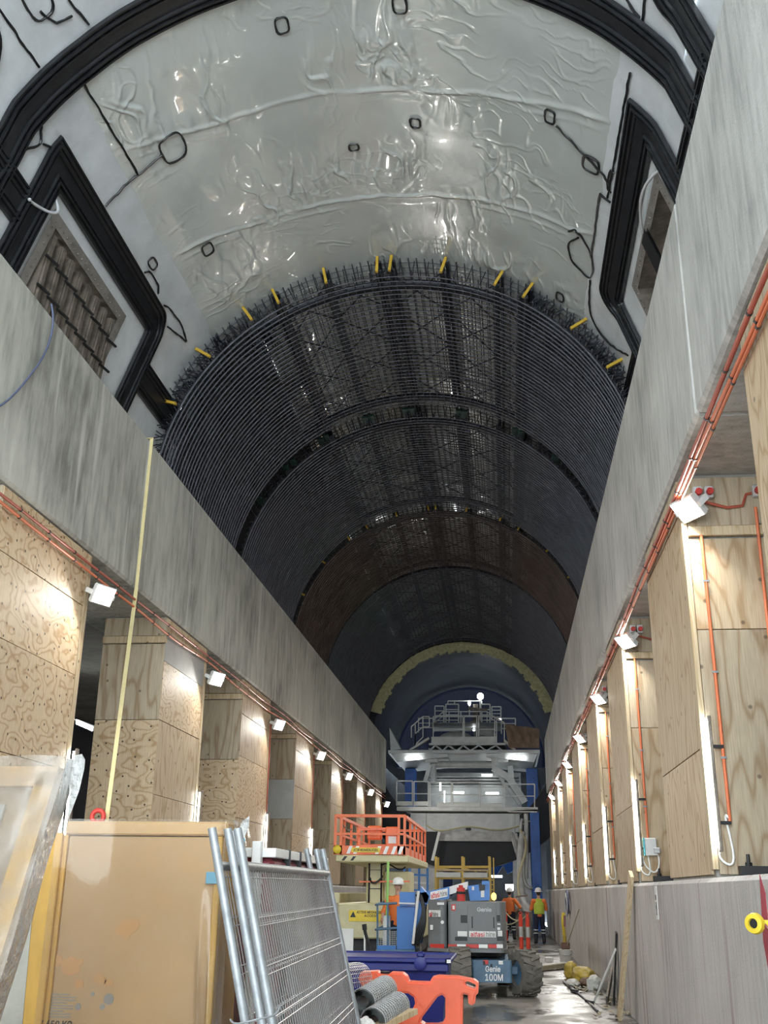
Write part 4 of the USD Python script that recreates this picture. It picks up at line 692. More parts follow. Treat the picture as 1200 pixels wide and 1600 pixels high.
# scissor lift
xa, xb, ya, yb = -3.46, -2.03, 22., 27.4
P = [('deck', bev(xa, xb+.07, ya, yb, 2.25, 2.39, .02), 'cream', {'smooth': False}), ('toe_plate', cat(box(xa-.04, xb, ya-.02, ya+.01, 2.40, 2.57), box(xb-.03, xb, ya, yb, 2.40, 2.55), box(xa, xa+.03, ya, yb, 2.40, 2.55)), 'lift_orange'),
     ('stripes', cat([hull([(x+s, ya-.025+e, z) for s, z in ((0, 2.41), (.07, 2.41), (.13, 2.56), (.06, 2.56)) for e in (0, .006)]) for x in (xa+.22, xa+.36, xb-.62, xb-.46, xb-.30, xb-.16)]), 'letter_white'), ('corner_cap', sph((xa+.03, ya-.0, 2.49), (.09, .06, .09)), 'hazard_yellow', {'smooth': True}),
     ('sign_plate', box(xa+.33, xb-.52, ya-.035, ya-.02, 2.44, 2.53), 'hazard_yellow', {'sub': [('lettering', text('ACTIVE MECHANICAL ACCESS', .045, (xa+.37, ya-.037, 2.463), w=xb-xa-.93), 'letter_black')]}),
     ('sticker', cat([hull([(xa+s, ya-.004+e, z) for s, z in ((k, 2.28), (k+.06, 2.28), (k+.12, 2.36), (k+.06, 2.36)) for e in (0, .006)]) for k in (.12, .3)]), 'letter_black')]
for x in (xa-.02, xa+.1, xb-.14, xb-.02): P.append(('post', box(x-.025, x+.025, ya-.02, ya+.03, 2.39, 3.17), 'lift_orange'))
for y in np.linspace(ya+1.1, yb, 5):
    for x in (xa, xb): P.append(('post', box(x-.025, x+.025, y-.025, y+.025, 2.39, 3.17), 'lift_orange'))
for z, w in ((3.155, .06), (2.80, .045)):
    P += [('rail', bar((xa-.03, ya, z), (xb, ya, z), w), 'lift_orange'), ('rail', bar((xa, ya, z), (xa, yb, z), w), 'lift_orange'), ('rail', bar((xb, ya, z-.02), (xb, yb, z-.02), w), 'lift_orange'), ('rail', bar((xa, yb, z), (xb, yb, z), w), 'lift_orange')]
P += [('control_box', bev(xb-.42, xb-.16, ya+.08, ya+.3, 2.55, 2.95, .02), 'lift_orange', {'sub': [('sticker', box(xb-.36, xb-.2, ya+.07, ya+.08, 2.62, 2.76), 'white_paint')]}), ('control_box', bev(xa+.6, xa+.9, ya+.3, ya+.5, 2.7, 2.98, .03), 'lift_orange'), ('gate', cat(bar((xa+.45, ya+.2, 2.4), (xa+.45, ya+.2, 2.95), .05), bar((xa+.45, ya+.2, 2.9), (xb-.3, ya+.25, 2.92), .05), bar((xa+.45, ya+.2, 2.58), (xb-.2, ya+.25, 2.56), .04)), 'lift_orange'),
      ('chain', tube(curve([(xa, ya+.5, 3.1), (xa+.02, ya+1.5, 2.95), (xa, ya+2.5, 3.1)], 12), .012, 5), 'black')]
mx0, mx1 = AY(577, 1380, 22.8)[0], AY(596, 1380, 22.8)[0]
P += [('mast', bev(mx0, mx1, 22.8, 23.6, 1.3, 2.26, .01), 'cream', {'smooth': False}), ('mast_wing', bev(mx1, mx1+.55, 23.2, 24.4, 1.3, 2.1, .02), 'cream', {'smooth': False}), ('mast_wing', bev(mx0-.12, mx0, 23.2, 24.4, 1.3, 2.2, .02), 'cream', {'smooth': False}),
      ('slide_rod', cyl((mx0, 22.77, 1.45), (mx0, 22.77, 2.3), .02, 6), 'black'), ('slide_rod', cyl((mx1, 22.77, 1.45), (mx1, 22.77, 2.3), .02, 6), 'black'), ('cross_strap', cat(bar((mx0, 22.77, 2.12), (mx1, 22.77, 2.12), .01), bar((mx0, 22.77, 1.75), (mx1, 22.77, 1.75), .012)), 'black'), ('hose', tube(curve([(mx0+.03, 22.7, 1.96), (mx0+.1, 22.66, 1.86), (mx1-.05, 22.66, 1.9), (mx1+.03, 22.7, 2.0)], 14), .02, 6), 'black'), ('hose', tube(curve([(mx1, 22.7, 2.2), (mx1+.15, 22.68, 2.24), (mx1+.3, 22.7, 2.16), (mx1+.5, 22.8, 2.18)], 14), .016, 6), 'black'),
      ('scissor_arm', bar((mx0-.2, 22.72, 1.88), (mx1+.6, 22.72, 1.9), .07, .03), 'lift_orange')]
P += [('body', cat(bev(-3.42, -1.75, 22.2, 27, .80, 1.47, .03), bev(-3.55, -3.4, 22.3, 27, 1.45, 1.66, .02)), 'cream', {'smooth': False, 'sub': [('sign_plate', bev(AY(545, 1440, 22.19)[0], AY(619, 1440, 22.19)[0], 22.185, 22.2, AY(580, 1440, 22.2)[2], AY(580, 1422.5, 22.2)[2], .002), 'hazard_yellow')]}),
      ('logo', cat(hull([AY(x, y, 22.18+e) for x, y in ((547, 1433), (552, 1424), (556, 1433)) for e in (0, .006)])), 'letter_black'), ('lettering', cat(label_text('ACTIVE MECHANICAL', 557, 601, 1427, 3.4, 22.183), label_text('ACCESS', 569, 590, 1432.5, 3.2, 22.183)), 'letter_black'),
      ('sub_frame', bev(-3.3, -1.85, 22.5, 26.8, .5, .8, .02), 'black')]
for x, y in ((-3.25, 23), (-1.95, 23), (-3.25, 26.2), (-1.95, 26.2)): P.append(wheel((x, y, .36), .36, .3, 0))
thing('scissor_lift', 'cream scissor lift with a raised orange railed platform at the left', 'scissor lift', P, base=(-2.7, 24.7, 0))
c = AY(541, 1470, 20.5)
thing('white_panel', 'plain white board standing against the front of the scissor lift', 'board', [('sheet', bev(AY(530, 1470, 20.5)[0], AY(552, 1470, 20.5)[0], 20.5, 20.53, 0, AY(541, 1451, 20.5)[2], .004), 'white_paint')])
thing('stake', 'slim white stake with a dark head in front of the scissor lift', 'stake', [('shaft', cyl(AY(570, 1500, 19)*[1, 1, 0], AY(570, 1452, 19), .018, 6), 'white_paint'), ('head', cat(cyl(AY(570, 1453, 19), AY(569, 1444, 19), .04, 8), tube(curve([AY(570, 1452, 19), AY(574, 1468, 19), AY(577, 1480, 19), AY(576, 1492, 19)], 12), .03, 6)), 'black')])
P = [('post', bar(AY(x, 1353, 31), (AY(x, 1353, 31)[0], 31, 0), .06), 'lift_blue') for x in (632, 640, 655, 668)]+[('rail', bar(AY(631, y, 31), AY(670, y+2, 31), .05), 'lift_blue' if k % 2 else 'steel_pale') for k, y in enumerate((1354, 1366, 1378, 1390))]
thing('access_tower', 'blue tubular access frame standing between the scissor lift and the boom lift', 'frame', P)
# ================================================================== people
def chain(parts, edge=.028, taubin=8):
    M = None
    for a, ra, b, rb in parts:
        h = m3.Manifold.batch_hull([m3.Manifold.sphere(1., 14).scale(tuple(np.broadcast_to(r, 3).astype(float))).translate(tuple(map(float, p))) for p, r in ((a, ra), (b, rb))])
        M = h if M is None else M+h
    M = M.refine_to_length(edge); t = M.to_mesh(); t = trimesh.Trimesh(t.vert_properties[:, :3], t.tri_verts)
    trimesh.smoothing.filter_taubin(t, iterations=taubin); return np.array(t.vertices), np.array(t.faces)
def person(label, at, yaw, elbows, wrists, shirt, legs, vest=None, z=0., fwd=(0, 0, 0), head_yaw=0., sc=1., hold=None):
    J = lambda x, y, zz: np.array([x, y, zz])
    parts, sh, tr, vs = [], [], [], []
    parts += [(J(0, 0, .98), (.14, .10, .09), J(0, .01, 1.3), (.16, .11, .12)), (J(0, .01, 1.3), (.16, .11, .12), J(0, 0, 1.45), (.12, .08, .05)), (J(0, 0, 1.45), .058, J(0, .015, 1.58), .055)]
    sh += [(J(0, 0, .93), (.175, .125, .06), J(0, .01, 1.3), (.185, .13, .12)), (J(0, .01, 1.3), (.185, .13, .12), J(0, 0, 1.46), (.12, .085, .045))]
    vs += [(J(0, 0, .99), (.185, .14, .05), J(0, .01, 1.3), (.198, .145, .11)), (J(0, .01, 1.3), (.185, .145, .11), J(0, 0, 1.455), (.15, .10, .045))]
    hd = []
    for s in (-1, 1):
        S_ = J(s*.19, 0, 1.41); E_ = J(*elbows[s > 0]); W_ = J(*wrists[s > 0])
        parts += [(S_, .058, E_, .045), (E_, .044, W_, .030), (J(s*.10, 0, 1.38), .07, S_, .06)]
        sh += [(J(s*.10, 0, 1.39), .085, S_, .078), (S_, .078, S_+(E_-S_)*1.0, .062)]
        d = (W_-E_)/np.linalg.norm(W_-E_); u, v = frame_of(d); pc = W_+d*.05
        parts += [(W_, .030, pc, (.034, .034, .034))]
        for k in range(4):
            o = v*(k-1.5)*.019; b = pc+d*.02+o; L = (.055, .065, .062, .048)[k]; m_ = b+d*L*.6; e = m_+(d*.6+u*.5)*L*.6
            parts += [(b, .0095, m_, .0088), (m_, .0088, e, .0078)]
        parts += [(W_+d*.02+v*.03, .012, W_+d*.055+v*.058+u*.01, .0095)]
        H, Kn, An = J(s*.095, 0, .93), J(s*.12, .035, .50), J(s*.14, -.01, .09)
        parts += [(H, .085, Kn, .056), (Kn, .055, An, .036), (An, .038, J(s*.15, .13, .04), .034)]
        tr += [(J(s*.06, 0, .98), (.11, .12, .07), H, .105), (H, .105, Kn, .078), (Kn, .078, An+[0, 0, .07], .066)]
        hd += [(An+[0, 0, .12], .066, An-[0, .01, .02], .058), (An-[0, .01, .02], .055, J(s*.155, .15, .05), .045)]
    tr += [(J(0, 0, 1.0), (.165, .12, .04), J(0, 0, .93), (.165, .12, .06))]
    cy, sy = math.cos(math.radians(head_yaw)), math.sin(math.radians(head_yaw))
    hx = lambda x, y, zz: J(x*cy-y*sy, x*sy+y*cy, zz)+J(0, .015, 0)
    parts += [(hx(0, -.01, 1.70), (.077, .095, .085), hx(0, .03, 1.61), (.055, .05, .045)), (hx(0, .088, 1.685), .008, hx(0, .105, 1.65), .013)]
    for s in (-1, 1): parts.append((hx(s*.078, 0, 1.69), (.008, .015, .022), hx(s*.08, -.005, 1.66), (.007, .011, .014)))
    R = lambda m: mv(scl(rot(m, (0, 0, 1), yaw), (sc,)*3), (at[0], at[1], z))
    eye = cat([sph(hx(s*.032, .083, 1.69), .0085, 1) for s in (-1, 1)]); mouth = sph(hx(0, .078, 1.617), (.022, .01, .006), 1)
    hair = chain([(hx(0, -.03, 1.70), (.083, .09, .075), hx(0, -.045, 1.64), (.072, .055, .05))], .03, 3)
    hm = lathe([(.0, .145), (.05, .138), (.09, .115), (.116, .07), (.122, .02), (.122, 0), (.10, 0)], hx(0, 0, 1.715), 'z', 24); brim = scl(lathe([(.10, 0), (.15, -.012), (.152, -.004), (.10, .012)], (0, 0, 0), 'z', 24), (1, 1.12, 1))
    helm = cat(hm, mv(brim, hx(0, .02, 1.72)), [tube([hx(x, y, 1.73+.125*math.cos(y*11)) for y in np.linspace(-.10, .10, 9)], .007, 5) for x in (-.03, 0, .03)])
    P = [('body', R(chain(parts, .02, 6)), 'skin', {'smooth': True}), ('hair', R(hair), 'hair', {'smooth': True}), ('helmet', R(helm), 'white_plastic', {'smooth': 40}), ('eyes', R(eye), 'black'), ('mouth', R(mouth), 'wrap_maroon'), ('shirt', R(chain(sh, .03)), shirt, {'smooth': True}), ('trousers', R(chain(tr, .03)), legs, {'smooth': True}), ('boots', R(chain(hd, .03, 4)), 'black', {'smooth': True})]
    if vest: P.append(('vest', R(chain(vs, .03)), vest, {'smooth': True}))
    bands = []
    for s in (-1, 1):
        for zb in (.46, .36): bands.append(lathe([(.074, -.022), (.086, -.022), (.086, .022), (.074, .022)], (s*.127, .015, zb), 'z', 16))
    P.append(('reflective_bands', R(cat(bands)), 'reflective'))
    thing('person', label, 'person', P, base=(at[0], at[1], z))
person('person in lime vest and white helmet, arms folded, standing by the right wall', (1.12, 40.3), 8, [(-.27, .06, 1.14), (.27, .06, 1.14)], [(-.02, .24, 1.2), (.06, .25, 1.16)], 'hi_orange', 'navy', 'hi_lime', sc=1.02)
person('person in plain orange shirt and white helmet, hands on hips, beyond the boom lift', (AY(797, 1430, 43.5)[0], 43.5), -10, [(-.36, -.08, 1.16), (.40, -.06, 1.16)], [(-.2, .05, 1.02), (.22, .05, 1.02)], 'hi_orange', 'navy', sc=1.02)
wp = AY(627, 1392, 22.6)
person('person in white helmet and orange shirt facing the camera in the blue basket', (wp[0]+.02, 21.75), 178, [(-.27, .10, 1.16), (.30, .06, 1.14)], [(-.12, .30, 1.12), (.30, .26, 1.02)], 'hi_orange', 'navy', z=.24, sc=.93)
# ================================================================== things along the right wall and on the floor
def bollard(x, y, lab):
    h = 1.08; P = [('base', lathe([(0, 0), (.10, 0), (.10, .05), (.06, .08), (0, .08)], (x, y, 0), 'z', 20), 'black')]
    for n, z0, z1, m in (('shaft', .06, .42, 'bollard_red'), ('reflective_sleeve', .42, .72, 'reflective'), ('shaft', .72, 1.0, 'bollard_red')): P.append((n, cyl((x, y, z0), (x, y, z1), .062, 16), m))
    P.append(('cap', cat(cyl((x, y, 1.0), (x, y, 1.09), .05, 12, .03), tube([(x+.045*math.cos(t), y, 1.1+.045*math.sin(t)) for t in np.linspace(0, 6.28, 12)[:-1]], .014, 6, True)), 'bollard_red', {'smooth': True}))
    return thing('bollard', lab, 'bollard', P, base=(x, y, 0))
b0 = AZ(815, 1487, 0); b1 = AZ(826, 1488, 0); b2 = AZ(791, 1473, 0)
bollard(b0[0], b0[1], 'orange and silver traffic bollard, the shorter-looking left one of the close pair'); bollard(b1[0], b1[1]+.1, 'orange and silver traffic bollard, the right one of the close pair'); bollard(b2[0], b2[1], 'orange and silver traffic bollard beside the boom lift, behind the pair')
for k, (p, q, sg) in enumerate(((b2+[0, 0, 1.05], b1+[0, .1, 1.06], .22), (b2+[0, 0, .62], b0+[0, 0, .95], .06))):
    m_ = (p+q)/2-[0, 0, sg]; thing('rope', ('upper' if k == 0 else 'lower')+' slack rope strung between the traffic bollards', 'rope', [('strand', tube(curve([p, m_, q], 16), .022, 6), 'rope', {'smooth': True})])
a = AZ(968, 1592, .01); b = AX(986, 1370, 1.755); b = b+(b-a)*.02
thing('timber_plank', 'long pale timber plank leaning flat against the right wall', 'plank', [('plank', bar(a, b, .20, .05, (1, 0, 0)), 'pine', {'smooth': False})])
thing('metal_strip', 'bent aluminium strip leaning on the right wall next to the plank', 'strip', [('strip', cat(bar(AZ(928, 1566, .01), AX(962, 1483, 1.72), .05, .015, (1, 0, 0))), 'steel_pale')])
thing('dark_offcut', 'dark narrow offcut standing on the right wall just beyond the plank', 'offcut', [('sheet', bar(AX(959, 1575, 1.70), AX(963, 1457, 1.78), .12, .02, (1, 0, 0)), 'black')])
thing('grey_offcut', 'small grey board offcut propped low on the right wall by the plank', 'offcut', [('sheet', bar(AZ(948, 1567, .02), AX(956, 1520, 1.74), .25, .03, (1, 0, 0)), 'steel_dirty')])
thing('rebar_offcut', 'dark length of bar lying on the wet floor near the right wall', 'bar', [('bar', tube(curve([AZ(880, 1534, .02), AZ(900, 1549, .02), AZ(916, 1563, .02), AZ(934, 1580, .02)], 12), .018, 6), 'girder'), ('clip', cat(bar(AZ(893, 1547, .02), AZ(902, 1549, .04), .05), bar(AZ(916, 1564, .02), AZ(926, 1567, .03), .05)), 'black')])
c = AZ(893, 1509, 0); c = np.array([1.42, c[1], 0])
thing('bucket', 'white paint-stained bucket at the foot of the right wall', 'bucket', [('pail', lathe([(0, 0), (.13, 0), (.16, .36), (.172, .36), (.172, .38), (.15, .38), (.125, .02), (0, .02)], c, 'z', 24), 'bucket_white', {'smooth': 30}), ('handle', tube(curve([c+[-.16, 0, .34], c+[-.1, -.14, .25], c+[.1, -.14, .25], c+[.16, 0, .34]], 14), .006, 5), 'galv')])
thing('broom', 'broom with a dark brush head standing in the bucket against the right wall', 'broom', [('handle', cyl(c+[.02, .05, .4], AX(905, 1420, 1.77), .014, 8), 'timber_old'), ('brush', bev(c[0]-.1, c[0]+.12, c[1]-.02, c[1]+.08, .385, .55, .02), 'brick_brown')])
def lump(n, lab, cat_, c, r, m, sd, amp=.35):
    v, f = sph((0, 0, 0), 1, 3); k = 1+amp*(meshkit.fbm(v*1.6+sd*7, 3, sd)[:, None]-.5)*2; v = v*k*np.array(r); v[:, 2] = np.maximum(v[:, 2], -r[2]*.75); v[:, 2] -= v[:, 2].min(); thing(n, lab, cat_, [('lump' if cat_ != 'bag' else 'sack', (v+np.array([c[0], c[1], c[2]]), f), m, {'smooth': 50})])
e = AZ(914, 1530, 0)
lump('yellow_sack', 'crumpled yellow sack in front of the bucket by the right wall', 'bag', (1.3, e[1]+.1, 0), (.15, .3, .2), 'bag_yellow', 1); lump('yellow_sack', 'wider yellow sack slumped at the wall right of the bucket', 'bag', (1.52, e[1]-.9, 0), (.24, .4, .17), 'bag_yellow', 2)
lump('concrete_lump', 'whitish lump of concrete lying before the yellow sacks', 'rubble', (1.22, e[1]-2.1, 0), (.13, .2, .09), 'bucket_white', 3); lump('concrete_lump', 'whitish lump of rubble against the wall right of the sacks', 'rubble', (1.62, e[1]-2.4, 0), (.13, .22, .14), 'bucket_white', 4); lump('concrete_lump', 'brown lump of rubble between the sacks and the wall', 'rubble', (1.5, e[1]-2.0, 0), (.14, .25, .10), 'brick_brown', 5)
rr = random.Random(4); L = []
for k in range(40):
    y = rr.uniform(17, 24); x = rr.uniform(1.25, 1.74); L.append(hull([(x+rr.uniform(-.06, .06), y+rr.uniform(-.1, .1), rr.uniform(0, .06)) for _ in range(7)]))
thing('rubble', 'scattered grit and small rubble along the foot of the right wall', 'rubble', [('chips', cat(L), 'timber_old', {'kind': 'stuff'})], kind='stuff')
thing('flat_board', 'flat grey board lying on rubble by the right wall near the aluminium strip', 'board', [('sheet', bar(AZ(917, 1541, .06), AZ(935, 1541, .06), .25, .03, (0, 1, 0)), 'bucket_white')])
a, b = AZ(835, 1514, .07), AZ(884, 1508, .07)
thing('pipe_bundle', 'brown timber and pipe lying across the floor behind the right tyre of the boom lift', 'timber', [('timber', bar(a, b, .14, .10), 'timber_old'), ('pipe', cyl(a+[.1, .35, .0], b+[0, .35, 0], .06, 10), 'steel_pale'), ('fitting', cat(bev(b[0]-.5, b[0]-.3, b[1]-.1, b[1]+.15, .12, .24, .02)), 'bucket_white')])
pts = [AX(888, 1400, 1.76)+[-.03, .9*.55*math.sin(t)+rr.uniform(-.12, .12), -.16+.28*math.cos(t)+rr.uniform(-.04, .04)] for t in np.linspace(0, 2*np.pi*7, 90)]
thing('cable_coil', 'coil of dark blue and grey cable hung over the edge of the right wall', 'cable', [('coil', tube(pts, .022, 6), 'cable_blue', {'smooth': True}), ('coil', tube([p+np.array([-.03, .2, -.08]) for p in pts[:50]], .018, 6), 'cable_pale', {'smooth': True})])
c = AX(882, 1430, 1.70)
thing('yellow_sling', 'yellow lifting sling hanging down the right wall beyond the bucket', 'sling', [('webbing', tube(curve([c+[-.02, .1, .05], c+[-.05, 0, -.2], c+[-.02, .1, -.6], c+[-.05, .3, -.95]], 16), [.05]*16, 8), 'hazard_yellow', {'smooth': True}), ('tail', bar(c+[-.02, -.4, -.1], c+[-.05, -.3, -1.05], .07, .02), 'trestle_yellow'), ('buckle', bar(c+[-.03, -.6, .0], c+[-.03, -.6, -.3], .06), 'wrap_maroon')])
c = AX(1024, 1383, XR); thing('strip_gauge', 'white paper strip with a dark slot stuck on the right wall below the parapet edge', 'gauge', [('strip', box(XR-.006, XR, c[1]-.10, c[1]+.10, 1.42, 1.80), 'white_plastic'), ('slot', cat(box(XR-.009, XR-.005, c[1]-.03, c[1]+.03, 1.64, 1.70), box(XR-.009, XR-.005, c[1]-.022, c[1]-.012, 1.47, 1.62), box(XR-.009, XR-.005, c[1]+.012, c[1]+.022, 1.47, 1.62)), 'black')])
c = AX(1180, 1443, XR-.12)
thing('yellow_pipe', 'round yellow pipe flange sticking out of the right wall beside red paint', 'pipe', [('flange', mv(rot(lathe([(0, -.015), (.03, -.015), (.034, -.035), (.062, -.03), (.07, 0), (.062, .02), (.03, .03), (0, .03)], (0, 0, 0), 'x', 24), (0, 0, 1), 50), c), 'hazard_yellow', {'smooth': 40}), ('bore', mv(rot(cyl((-.022, 0, 0), (-.016, 0, 0), .029, 16), (0, 0, 1), 50), c), 'black'), ('stub', cyl(c+[.02, 0, 0], (XR+.01, c[1], c[2]), .025, 10), 'hazard_yellow'), ('cord', tube(curve([c+[.05, -.02, 0], c+[.08, -.1, -.05], c+[.1, -.3, -.03]], 8), .012, 5), 'wrap_maroon')])
y = AX(1194, 1400, XR)[1]
L = [hull([(XR-.004+e, y+a, 1.5+b) for a, b in pl for e in (0, .003)]) for pl in ([(-.05, .22), (.06, .35), (.02, .1), (-.02, -.3), (.1, -.28), (.16, -.1)],)]
thing('paint_mark', 'dark red spray-paint mark on the right wall at the edge of the photo', 'paint mark', [('paint', cat(L), 'paint_red')])
# ================================================================== foreground, left
FY = 6.3
tl, br_ = AY(100, 1283, FY), AY(330, 1600, FY); X0, X1, Zt = AY(85, 1450, FY)[0], AY(345, 1290, FY)[0], tl[2]
P = [('panel', bev(X0+.03, X1-.02, FY, FY+.04, .05, Zt-.085, .004), 'board_tan', {'smooth': False}), ('top_rail', bev(X0+.01, X1+.05, FY-.025, FY+.5, Zt-.08, Zt, .01), 'board_tan_light', {'smooth': False}), ('side_board', bev(X1-.02, X1+.02, FY-.01, FY+.5, .05, Zt-.08, .004), 'board_yellow', {'smooth': False}), ('side_board', bev(X0, X0+.03, FY-.02, FY+.5, .05, Zt-.08, .004), 'board_yellow', {'smooth': False}), ('inner_boards', bev(X0+.04, X1-.03, FY+.05, FY+.5, .05, Zt-.1, .01), 'board_yellow'), ('skid', cat(box(X0+.1, X0+.25, FY, FY+.5, 0, .05), box(X1-.25, X1-.1, FY, FY+.5, 0, .05)), 'pine')]
bl = []
for cx, cy, r, sd in ((200, 1450, .05, 1), (88, 1500, .035, 2), (112, 1510, .05, 3), (124, 1537, .022, 4), (155, 1532, .03, 5), (170, 1535, .02, 6)):
    c = AY(cx, cy, FY); t = np.linspace(0, 2*np.pi, 18, endpoint=False); q = r*(.6+.8*meshkit.noise(np.c_[np.cos(t)*2+sd*5, np.sin(t)*2, 0*t], sd)); bl.append(mv(prism(np.c_[c[0]+q*np.cos(t)*1.3, c[2]+q*np.sin(t)], .002), (0, FY-.003, 0)))
P.append(('smear', cat(bl), 'paint_brown'))
ln = []
for k in range(9):
    c = AY(72, 1553+4.4*k, FY); ln.append(box(c[0], c[0]+(.14 if k % 3 else .09)-.006*k+.05, FY-.003, FY, c[2]-.003, c[2]+.003))
P += [('print_lines', cat(ln), 'print_grey', {'kind': 'stuff'}), ('print_mark', cat([mv(prism(Point(0, 0).buffer(r, 6), .002), AY(cx, cy, FY)+[0, -.003, 0]) for cx, cy, r in ((122, 1573, .018), (145, 1553, .012), (170, 1561, .03), (160, 1573, .016))]), 'print_grey')]
c = AY(60, 1602, FY-.03); P.append(('lettering', text('X 450 KG', .038, (c[0], FY-.035, c[2]-.012), w=.2), 'letter_black'))
for x, y in ((371, 1318), (334, 1371)): c = AY(x, y, FY-.02); P.append(('tape', bev(c[0]-.045, c[0]+.045, FY-.03, FY-.02, c[2]-.035, c[2]+.03, .002), 'tape_blue'))
thing('wrapped_crate', 'tall tan board-sided crate wrapped in clear film standing behind the fence panels', 'crate', P, base=((X0+X1)/2, FY+.25, 0))
# film: loose clear sheet around the crate's front and right end
u, v = np.meshgrid(np.linspace(0, 1, 120), np.linspace(0, 1, 60), indexing='ij')
wv = meshkit.fbm(np.c_[(u*3).ravel(), (v*2).ravel(), 0*u.ravel()], 3, 4).reshape(u.shape)
fx = X0-.03+(X1-X0+.12)*u; fz = .03+(Zt-.02)*v; fy = FY-.05-.02*wv-.05*np.exp(-((u-.90+.10*np.abs(v-.3))/.022)**2)*np.clip((.82-v)*4, 0, 1)-.04*np.exp(-((u-.965)/.018)**2)
F1 = grid(np.stack([fx, fy, fz], -1))
u2, v2 = np.meshgrid(np.linspace(0, 1, 12), np.linspace(0, 1, 40), indexing='ij'); F2 = grid(np.stack([X1+.09+.03*np.sin(v2*9+u2*3)-.0*u2, FY-.1+.6*u2, .03+(Zt-.02)*v2], -1))
c = AY(385, 1283, FY)
ear = hull([AY(x, y, FY+d) for d in (-.02, .02) for x, y in ((378, 1283), (390, 1275), (389, 1292), (377, 1320), (372, 1300))])
thing('plastic_film', 'loose clear plastic film wrapped round the tan crate', 'film', [('sheet', F1, 'wrap_film', {'smooth': True}), ('end_fold', F2, 'wrap_film', {'smooth': True}), ('corner_ear', ear, 'bubble_film', {'smooth': 50})], base=((X0+X1)/2, FY, 0))
# yellow whitewashed board between
thing('yellow_board', 'upright yellow board with worn white wash between the bagged panel and the crate', 'board', [('board', bev(X0-.55, X0+.006, FY-.05, FY-.02, 0, Zt-.07, .004), 'board_yellow', {'smooth': False}), ('wash', mv(prism([(X0-.46, .2), (X0-.14, .2), (X0-.10, .9), (X0-.12, 1.5), (X0-.09, 1.75), (X0-.2, 1.93), (X0-.4, 1.7), (X0-.44, 1.0)], .003), (0, FY-.054, 0)), 'board_white', {'smooth': False})])
# bagged panel
TR, BR = AY(112, 1191, 4.6), AY(0, 1565, 4.35); dn = (BR-TR)/(TR[2]-BR[2]); bot = TR+dn*(TR[2]-.02); W_ = np.array([-1.0, .0, -.0]); nn = np.cross(W_, dn); nn /= np.linalg.norm(nn); nn *= -np.sign(nn[1])*-1
nn = nn if nn[1] < 0 else -nn
def pq(s, t, o=0.): return TR+W_*s+dn*(TR[2]-.02)*t+nn*o
def slab(s0, s1, t0, t1, o0, o1): return hull([pq(s, t, o) for s in (s0, s1) for t in (t0, t1) for o in (o0, o1)])
thing('bagged_panel', 'framed board in a dusty translucent plastic bag leaning at the left edge of the photo', 'panel', [('board', slab(.03, .98, .01, 1, -.06, -.02), 'board_brown', {'smooth': False}), ('frame_side', slab(.05, .14, .02, 1, -.02, .01), 'board_yellow', {'smooth': False}), ('frame_side', slab(.88, .97, .02, 1, -.02, .01), 'board_yellow', {'smooth': False}), ('frame_top', slab(.05, .97, .01, .05, -.02, .01), 'board_tan_light', {'smooth': False}), ('grey_sheet', slab(.25, .85, .085, .30, -.015, .0), 'board_grey', {'smooth': False})], base=(bot[0]-.5, bot[1], 0))
u, v = np.meshgrid(np.linspace(0, 1, 50), np.linspace(0, 1, 70), indexing='ij'); wv = meshkit.fbm(np.c_[(u*6).ravel(), (v*8).ravel(), 0*u.ravel()], 4, 14).reshape(u.shape)
Pg = TR+W_*(-.01+1.02*u[..., None])+dn*(TR[2]-.03)*v[..., None]+nn*(.03+.035*wv)[..., None]+np.array([0, 0, .012])
sd = np.stack([TR+W_*(-.01)+dn*(TR[2]-.03)*t+nn*+nn*(.055-o)+[.004*math.sin(t*23), 0, .012] for t in np.linspace(0, 1, 40) for o in (0, .07, .14)]).reshape(40, 3, 3)
ear = hull([AY(x, y, 4.62+d) for d in (-.03, .03) for x, y in ((109, 1190), (118, 1180), (128, 1178), (133, 1187), (132, 1200), (124, 1235), (112, 1262), (107, 1280))])
thing('plastic_bag', 'dusty translucent plastic bag pulled over the leaning panel at the left edge', 'bag', [('sheet', grid(Pg), 'bag_film', {'smooth': True}), ('side_fold', grid(sd), 'bubble_film', {'smooth': True}), ('corner_ear', ear, 'bubble_film', {'smooth': 50})], base=(bot[0]-.5, bot[1], 0))
# temporary fence panels leaning in a stack
NT, FT = np.array([-1.26, 5., 1.97]), np.array([-1.36, 8., 1.99]); NB, FB = np.array([-.76, 5., .0]), np.array([-.86, 8., .0])
def fence(dx, dy):
    o = np.array([dx, dy, 0]); at = lambda s, t: (NT+(FT-NT)*s)*(1-t)+(NB+(FB-NB)*s)*t+o
    P = [('end_tube', cyl(at(s, 0), at(s, 1), .021, 12), 'galv', {'smooth': 40}) for s in (0, 1)]+[('rail', cyl(at(0, t), at(1, t), .021, 12), 'galv', {'smooth': 40}) for t in (.085, .93)]
    P += [('vertical_wires', cat([cyl(at(s, .085), at(s, .93), .003, 4) for s in np.linspace(.02, .98, 46)]), 'galv_wire', {'kind': 'stuff'})]
    for t in np.r_[.11, np.repeat(np.arange(.2, .92, .105), 2)+np.tile([0, .018], 7)]: P.append(('cross_wire', cyl(at(0, t), at(1, t), .0028, 4), 'galv_wire'))
    return P
FL = ['frontmost of the leaning stack, its mesh in full view', 'second from the front of the stack', 'third from the front of the stack', 'rearmost of the stack']
for k, (dx, dy) in enumerate(((0, 0), (-.052, .02), (-.075, .22), (-.118, -.02))): thing('fence_panel', 'galvanised temporary fence panel, '+FL[k], 'fence panel', fence(dx, dy), group=None)
c = AY(410, 1345, 7.1); e = AY(478, 1340, 8.6)
